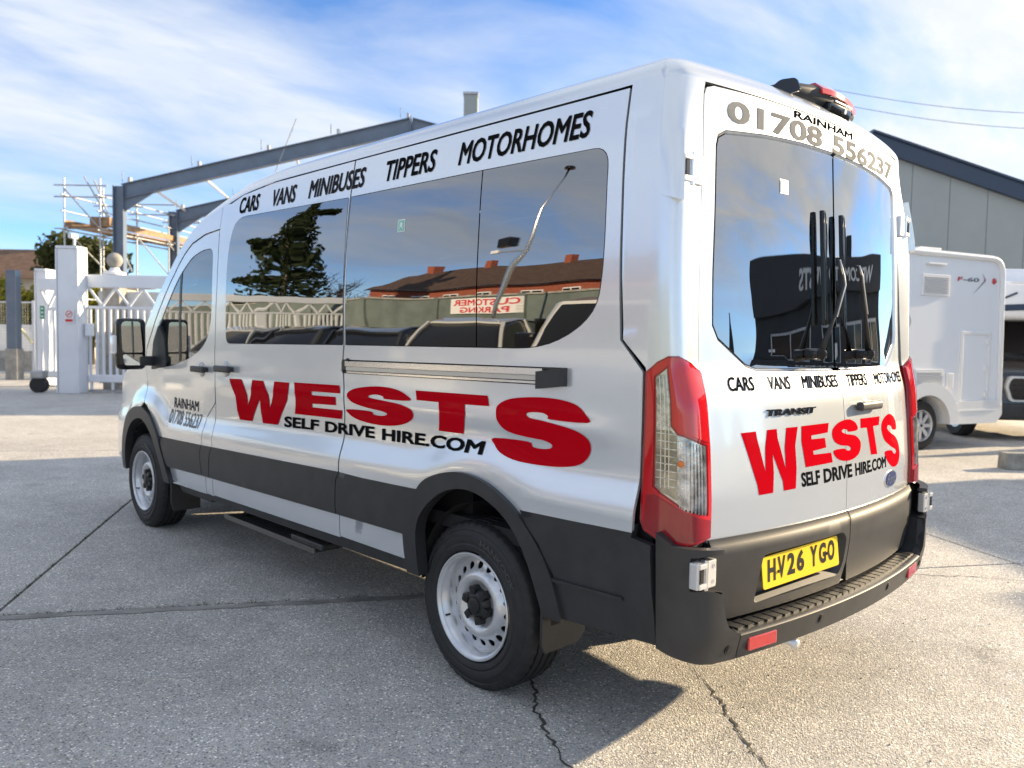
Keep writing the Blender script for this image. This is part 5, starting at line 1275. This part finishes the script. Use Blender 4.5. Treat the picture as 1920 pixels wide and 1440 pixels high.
panel('side_decal', roundpoly([(-1.3, 2.05), (-.52, 2.02), (-.30, 1.80), (-.52, 1.54), (-1.3, 1.5)], .12), fs, mat('decal pale grey', (.40, .41, .40), .4), A, HAm, off=.002, thick=0, step=.3)
oc2 = [(-.62+.19*math.cos(t), 1.80+.13*math.sin(t)) for t in np.linspace(0, 6.28, 25)[:-1]]
panel('side_decal', oc2, fs, MATS['decal red'], A, HAm, off=.004, thick=0, step=.3)
alloy(A, (0, .14, .345), -1); alloy(A, (0, 2.06, .345), 1)
# cab end of that motorhome (mostly hidden by the minibus)
MB().poly(roundpoly([(-4.6, .36), (-4.6, 2.2), (-5.15, 1.35), (-6.0, 1.05), (-6.1, .36)], [.02, .1, .1, .15, .1]), 1, .15, 2.05).out('cab', MW, A)
alloy(A, (-5.3, .14, .345), -1); alloy(A, (-5.3, 2.06, .345), 1)
# ---- second motorhome facing the yard
Bv = empty('motorhome', Y(8.30, 13.15), RZ, 'white coachbuilt motorhome with black cab nosing out at the right edge', 'motorhome')
BLK = mat('black car paint', (.008, .009, .011), .2, .1, 1)
MB().box((0, 3.2, 1.95), (2.25, 4.6, 1.75), bev=.12, seg=3).out('coach_body', MW, Bv, auto=40)
MB().box((0, .55, 2.22), (2.2, 1.3, .62), bev=.14, seg=3).out('overcab', MW, Bv, auto=40)
MB().box((0, -.11, 2.12), (2.0, .012, .10), Matrix.Rotation(-.05, 3, 'Y')).out('stripe', mat('decal navy', (.03, .05, .09), .4), Bv)
MB().box((-.55, -.115, 2.22), (.6, .012, .03), Matrix.Rotation(-.4, 3, 'Y')).out('stripe', MATS['decal navy'], Bv)
MB().box((.0, -.118, 2.50), (.8, .02, .03), bev=.008).out('marker_strip', GRP, Bv)
# cab: windscreen block and bonnet loft
def loft(name, secs, m, parent, auto=35):
    v = []; f = []; n = len(secs[0])
    for s_ in secs: v += s_
    for i in range(len(secs)-1):
        for k in range(n): f.append((i*n+k, i*n+(k+1) % n, (i+1)*n+(k+1) % n, (i+1)*n+k))
    f.append(tuple(range(n))[::-1]); f.append(tuple(range((len(secs)-1)*n, len(secs)*n)))
    o = pyd(name, v, f, m, parent, True); o.data.set_sharp_from_angle(angle=math.radians(auto)); return o
def sec(y, w, z0, z1, r): return [(p[0], y, p[1]) for p in roundpoly([(-w, z0), (w, z0), (w*.97, z1), (-w*.97, z1)], [r*.5, r*.5, r, r], 4)]
loft('cab_body', [sec(-.42, .80, .35, .98, .12), sec(-.34, .92, .32, 1.10, .14), sec(.0, .97, .30, 1.24, .14), sec(.35, .98, .30, 1.34, .12), sec(1.2, .98, .30, 1.38, .1)], BLK, Bv)
loft('windscreen', [sec(.33, .90, 1.33, 1.38, .02), sec(.55, .88, 1.36, 1.66, .06), sec(.80, .84, 1.36, 1.95, .08)], GLOSSB, Bv)
b = MB(); b.poly(roundpoly([(-.52, .62), (.52, .62), (.60, .86), (.54, 1.02), (-.54, 1.02), (-.60, .86)], .05), 1, -.47, -.40); b.out('grille_frame', ZINC, Bv)
b = MB(); b.poly(roundpoly([(-.48, .65), (.48, .65), (.555, .86), (.50, .985), (-.50, .985), (-.555, .86)], .05), 1, -.478, -.42); b.out('grille', GLOSSB, Bv)
for z in (.72, .80, .88): MB().box((0, -.485, z), (.94, .02, .022), bev=.005).out('grille_bar', HUB, Bv)
MB().box((0, -.44, .46), (1.7, .16, .26), bev=.05, seg=3).out('bumper', BLACKP, Bv, auto=40)
b = MB(); b.lathe([(.001, .0), (.085, .0), (.09, .01)], (0, -.49, .87), 'Y', 24, 1)
for v_ in b.b.verts: v_.co.z = .87+(v_.co.z-.87)*.42
b.out('oval_badge', CHROME, Bv)
for s_ in (-1, 1): MB().box((s_*.73, -.36, .93), (.26, .14, .20), bev=.05, seg=3).out('headlight', LENSC, Bv, auto=40)
bpl = MB().box((0, -.535, .50), (.52, .012, .115), bev=.004).out('number_plate', MATS['white number plate'], Bv)
text('plate_characters', 'EO24 LKA', (-.235, .235, .465, .537), lambda a, b: (a, -.5415, b), PLATEB, Bv, HAm, bold=.012, grid=(2, 1), off=.001)
for s_ in (-1, 1):
    MB().lathe([(.2, -.1), (.30, -.115), (.34, -.08), (.34, .08), (.30, .115), (.2, .1)], (s_*.86, .28, .34), 'X', 32, s_).out('tyre', RUBBER, Bv, auto=40)
    MB().lathe([(.2, .1), (.001, .06)], (s_*.86, .28, .34), 'X', 32, s_).out('rim', RIMM, Bv, auto=40)
    MB().lathe([(.2, -.1), (.30, -.115), (.34, -.08), (.34, .08), (.30, .115), (.2, .1)], (s_*.9, 4.2, .34), 'X', 32, s_).out('tyre', RUBBER, Bv, auto=40)
MB().box((0, 2.6, .72), (2.1, 3.6, .7)).out('chassis_skirt', GRP, Bv)
# ---- concrete wheel stop
ks = yemp('wheel_stop', 6.55, 9.75, 'grey concrete wheel stop block at the right edge of the yard', 'wheel stop')
MB().poly(roundpoly([(-.10, 0), (.10, 0), (.08, .20), (-.08, .20)], .015), 0, -.62, .9).out('block', mat('old concrete', (.27, .26, .23), .9, noise=(9, .3)), ks)

# ================================================================ things behind the camera, seen mirrored in the minibus glass and paint
BRK = mat('red brick', (.27, .075, .045), .85, noise=(6, .3)); TILE = mat('dark roof tile', (.075, .045, .034), .85, noise=(3, .35))
WALLG = mat('grey-green painted wall', (.13, .16, .155), .8, noise=(1.2, .25))
bw = empty('boundary_wall', (-11.3, 14, 0), 0, 'grey-green boundary wall behind the parked cars, mirrored in the side windows', 'wall')
for k in range(12): MB().box((0, -16+k*3.0, 1.30), (.22, 2.985, 2.60), bev=.01).out('wall_panel', WALLG, bw)
for k in range(13): MB().box((.13, -17.5+k*3.0, 1.34), (.12, .22, 2.68), bev=.01).out('pier', WALLG, bw)
MB().box((0, .5, 2.64), (.34, 36.5, .07), bev=.01).out('coping', BRICKG, bw)
sgn = empty('parking_sign', (-11.12, 12.6, 0), 0, 'white sign with red customer parking lettering on the boundary wall', 'sign')
MB().box((0, 0, 2.24), (.02, 2.4, .62)).out('board', MATS['sign white'], sgn)
gs = lambda a, b: (.011, a, b)
text('lettering', 'CUSTOMER', (-1.1, 1.1, 2.27, 2.51), gs, REDS, sgn, HS[1], bold=.03, grid=(1, 1), off=.001)
text('lettering', 'PARKING', (-.85, .85, 1.97, 2.21), gs, REDS, sgn, HS[1], bold=.03, grid=(1, 1), off=.001)
def terrace(x, y0, n):
    W = 6.0
    for k in range(n):
        h = empty('terraced_house', (x, y0+k*W, 0), 0, ('first', 'second', 'third', 'fourth', 'fifth', 'sixth')[k]+' red brick terraced house along the row beyond the boundary wall', 'house', 'terraced houses beyond the wall')
        MB().box((-4, 0, 2.6), (8, W-.01, 5.2)).out('wall', BRK, h)
        pyd('roof', [(.4, -W/2, 5.1), (.4, W/2, 5.1), (-4, W/2, 7.9), (-4, -W/2, 7.9), (-8.4, -W/2, 5.1), (-8.4, W/2, 5.1)], [(0, 1, 2, 3), (3, 2, 5, 4)], TILE, h); r = h.children[-1]
        MB().box((-4, W/2-.4, 8.2), (.7, .6, 1.1), bev=.01).out('chimney', BRK, r)
        for z in (1.3, 3.9):
            for y in (-1.6, 1.4):
                wn__ = MB().box((.03, y, z), (.08, 1.3, 1.25)).out('window', WHITEP, h)
                for q in (-.32, .32): MB().box((.075, y+q, z), (.02, .54, 1.08)).out('pane', GLOSSB, wn__)
                MB().box((.08, y, z-.68), (.2, 1.5, .09)).out('sill', WHITEP, h)
        MB().box((.04, -.1, 1.05), (.08, .9, 2.1)).out('door', WHITEP, h)
        MB().cyl((.45, -W/2, 5.05), (.45, W/2, 5.05), .06, 8).out('gutter', GLOSSB, h)
terrace(-27, 14, 5)
tree('conifer', 0, 0, 12.5, 3.4, 'tall dark conifer left of the houses, mirrored in the sliding door window', 9000, .30, (.022, .035, .014), 11, conifer=True, loc=(-17, 33.5, 0))
tree('bare_tree', 0, 0, 6.5, 2.8, 'leafless winter tree beside the conifer, mirrored in the sliding door window', 0, .2, (.1, .1, .1), 12, bare=True, loc=(-20, 36, 0))
tree('bare_tree', 0, 0, 6.0, 2.6, 'second leafless tree nearer the brick houses, mirrored in the side windows', 0, .2, (.1, .1, .1), 13, bare=True, loc=(-23, 38, 0))
# ---- parked cars
def car(name, loc, rz, col, label, suv=False, cat='car'):
    P = mat('car paint '+name+str(col[0])[:4], col, .25, .2, 1); c = empty(name, loc, rz, label, cat, 'cars parked along the wall')
    H = 1.66 if suv else 1.46; bl = .98 if suv else .90; g = .24 if suv else .18
    def cs(y, w, z0, z1, r): return [(p[0], y, p[1]) for p in roundpoly([(-w*.93, z0), (w*.93, z0), (w, (z0+z1)/2), (w*.95, z1), (-w*.95, z1), (-w, (z0+z1)/2)], [.05, .05, .12, r, r, .12], 4)]
    loft('body', [cs(-2.12, .66, g+.14, bl-.30, .08), cs(-2.02, .82, g+.03, bl-.18, .1), cs(-1.7, .89, g, bl-.10, .1), cs(-.95, .91, g, bl+.01, .08), cs(0, .91, g, bl+.03, .06), cs(1.3, .91, g, bl+.06, .08), cs(1.95, .87, g+.02, bl+.02, .1), cs(2.12, .74, g+.14, bl-.10, .1)], P, c)
    def gs_(y, w0, w1, z1): return [(p[0], y, p[1]) for p in roundpoly([(-w0, bl-.06), (w0, bl-.06), (w1, z1), (-w1, z1)], [.01, .01, .09, .09], 4)]
    loft('glasshouse', [gs_(-1.05, .80, .78, bl-.02), gs_(-.35, .84, .66, H-.10), gs_(.15, .85, .64, H-.02), gs_(1.2, .85, .63, H-.06), gs_(1.75, .82, .66, bl+.18), gs_(1.95, .78, .74, bl+.0)], GLOSSB, c)
    loft('roof', [[(p[0], y, p[1]) for p in roundpoly([(-w, z-.05), (w, z-.05), (w*.94, z), (-w*.94, z)], .03, 3)] for y, w, z in ((-.38, .64, H-.085), (.15, .67, H+.008), (1.2, .66, H-.03), (1.62, .62, H-.20))], P, c)
    for s_ in (-1, 1):
        MB().bar((s_*.79, -1.02, bl-.03), (s_*.655, -.36, H-.10), .05, .06).out('pillar', P, c); MB().bar((s_*.85, .35, bl), (s_*.665, .35, H-.04), .07, .05).out('pillar', P, c); MB().bar((s_*.80, 1.80, bl+.05), (s_*.64, 1.45, H-.14), .09, .06).out('pillar', P, c)
        MB().box((s_*.68, -2.03, bl-.24), (.34, .16, .14), Matrix.Rotation(s_*.35, 3, 'Z'), .04).out('headlight', LENSC, c)
        MB().box((s_*.72, 2.03, bl-.10), (.26, .12, .16), bev=.03).out('tail_lamp', LENSR, c)
        MB().box((s_*1.0, -.72, bl+.06), (.20, .12, .13), bev=.04).out('door_mirror', P, c)
        for y in (-1.32, 1.32):
            w = MB().lathe([(.19, -.09), (.28, -.10), (.315, -.07), (.315, .07), (.28, .10), (.19, .09)], (s_*.80, y, .315), 'X', 28, s_).out('wheel', RUBBER, c, auto=40)
            MB().lathe([(.20, .09), (.17, .07), (.001, .075)], (s_*.80, y, .315), 'X', 20, s_).out('rim', RIMM, w, auto=40)
    MB().box((0, -2.10, .52), (.9, .08, .22), bev=.03).out('grille', GLOSSB, c)
    MB().box((0, -2.15, .42), (.52, .015, .11)).out('number_plate', MATS['white number plate'], c)
fr = lambda d: math.radians(d)
car('parked_car', (-7.2, 8.4, 0), fr(62), (.55, .55, .53), 'white sport utility car parked facing the minibus, mirrored in the side windows', True)
car('parked_car', (-7.3, 11.2, 0), fr(65), (.012, .013, .016), 'black hatchback parked beside the white sport utility car', False)
car('parked_car', (-7.4, 14.0, 0), fr(66), (.02, .022, .028), 'dark saloon parked second from the white sport utility car', False)
car('parked_car', (-7.4, 16.7, 0), fr(68), (.40, .42, .44), 'silver hatchback parked at the far end of the row by the mirrored gate', False)
# white van standing close on that side
wv = empty('white_van', (-6.6, 4.6, 0), fr(70), 'white van parked nearest on the camera side, mirrored in the rearmost side window', 'van')
WVP = mat('white van paint', (.72, .71, .68), .3, 0, 1)
def vs(y, w, z0, z1, r): return [(p[0], y, p[1]) for p in roundpoly([(-w, z0), (w, z0), (w*.94, z1), (-w*.94, z1)], [.06, .06, r, r], 4)]
loft('van_body', [vs(-2.5, .72, .35, .80, .1), vs(-2.38, .90, .30, .98, .12), vs(-1.7, .95, .28, 1.15, .1), vs(-1.5, .95, .28, 1.25, .1), vs(-.75, .95, .28, 1.92, .16), vs(.0, .95, .28, 2.02, .14), vs(2.4, .95, .28, 2.02, .12), vs(2.46, .90, .32, 1.96, .1)], WVP, wv, 30)
loft('windscreen', [vs(-1.52, .86, 1.15, 1.24, .02), vs(-1.2, .84, 1.15, 1.54, .05), vs(-.84, .80, 1.2, 1.86, .06)], GLOSSB, wv)
for s_ in (-1, 1):
    MB().box((s_*.955, -.75, 1.40), (.01, .85, .42), bev=.004).out('door_window', GLOSSB, wv); MB().box((s_*.70, -2.40, .88), (.30, .12, .20), bev=.04).out('headlight', LENSC, wv); MB().box((s_*1.06, -1.15, 1.30), (.2, .12, .22), bev=.04).out('door_mirror', GLOSSB, wv)
    for y in (-1.5, 1.5):
        MB().lathe([(.19, -.09), (.28, -.10), (.325, -.07), (.325, .07), (.28, .10), (.19, .09)], (s_*.84, y, .325), 'X', 28, s_).out('wheel', RUBBER, wv, auto=40)
MB().box((0, -2.52, .72), (1.0, .06, .18), bev=.02).out('grille', GLOSSB, wv)
# lighting mast with camera and flood lamp
ml = empty('lamp_mast', (-9.6, 10.6, 0), 0, 'steel lamp mast with floodlight and camera, mirrored in the rear side window', 'mast')
MB().tube([(0, 0, 0), (0, -.15, 2.2), (.02, -.6, 4.2), (.05, -1.35, 6.4)], [.045, .042, .035, .03], 14).out('pole', CHROME, ml, True)
MB().box((.0, -.15, 4.35), (.16, .34, .20), bev=.02).out('flood_lamp', GLOSSB, ml); MB().box((0, .12, 4.15), (.12, .30, .12), bev=.03).out('camera', WHITEP, ml); MB().bar((0, -.6, 4.12), (0, .1, 4.12), .05).out('bracket', GALV, ml)
MB().lathe([(.001, 6.46), (.14, 6.42), (.15, 6.38), (.05, 6.37)], (.05, -1.35, 0), 'Z', 20).out('lamp_head', GLOSSB, ml)
# ---- hire office mirrored in the rear glass
of = empty('hire_office', (12.0, -6.6, 0), math.atan2(-.72, .69)+math.pi/2+.10, 'dark hire office with welcome lettering over glazed front, mirrored in the rear windows', 'office')
# local frame: x along the front, +y outwards towards the yard
OFW = mat('charcoal render', (.035, .04, .046), .75, noise=(2, .2)); OGL = glass('office glass', (.10, .13, .13), .10)
MB().box((1.0, -3, 1.85), (10.0, 6, 3.7), bev=.05).out('wall', OFW, of)
MB().box((1.0, .08, 3.35), (10.1, .14, .75), bev=.02).out('fascia', mat('charcoal fascia', (.028, .032, .038), .5), of)
LET = mat('pale lettering', (.62, .63, .62), .5)
fo = lambda a, b: (a, .155, b)
HY = lambda p: (0, 1, 0)
text('lettering', 'WELCOME TO WESTS', (4.9, -1.4, 3.18, 3.50), fo, LET, of, HY, bold=.03, grid=(1, 1), off=.002)
for x0, x1 in ((-3.0, -.6), (.2, 1.7), (2.3, 3.6), (4.2, 5.5)):
    wnd = MB().box(((x0+x1)/2, .02, 1.35), (x1-x0, .06, 2.2)).out('window', mat('window interior', (.02, .03, .03), .1), of)
    for x in (x0, (x0+x1)/2, x1): MB().box((x, .07, 1.35), (.07, .06, 2.3)).out('mullion', GALV, wnd)
    MB().box(((x0+x1)/2, .07, 2.48), (x1-x0+.07, .06, .07)).out('transom', GALV, wnd)
for x, c in ((1.2, 'sign white'), (-3.0, 'sign white')): MB().box((x, .09, 1.8), (.35, .01, .6)).out('poster', MATS[c], of)
MB().box((3.3, -2, 4.1), (.5, .5, .8), bev=.02).out('chimney', OFW, of)
for i, x in enumerate((-6.2, -5.2, 7.3, 8.1)):
    bn = empty('pennant', tuple(of.matrix_basis@Vector((x, 1.2, 0))), of.rotation_euler.z, ('dark pointed pennant left end of the office', 'dark pointed pennant second from the office end', 'dark pointed pennant just beyond the office corner', 'dark pointed pennant farthest along from the office')[i], 'pennant', 'pennants beside the office')
    MB().cyl((0, 0, 0), (0, 0, 2.9), .03, 8).out('pole', GALV, bn); pyd('flag', [(-.45, 0, .9), (.45, 0, .9), (0, .02, 2.85), (-.45, .03, .9), (.45, .03, .9), (0, .05, 2.85)], [(0, 1, 2), (3, 4, 5)], OFW, bn)
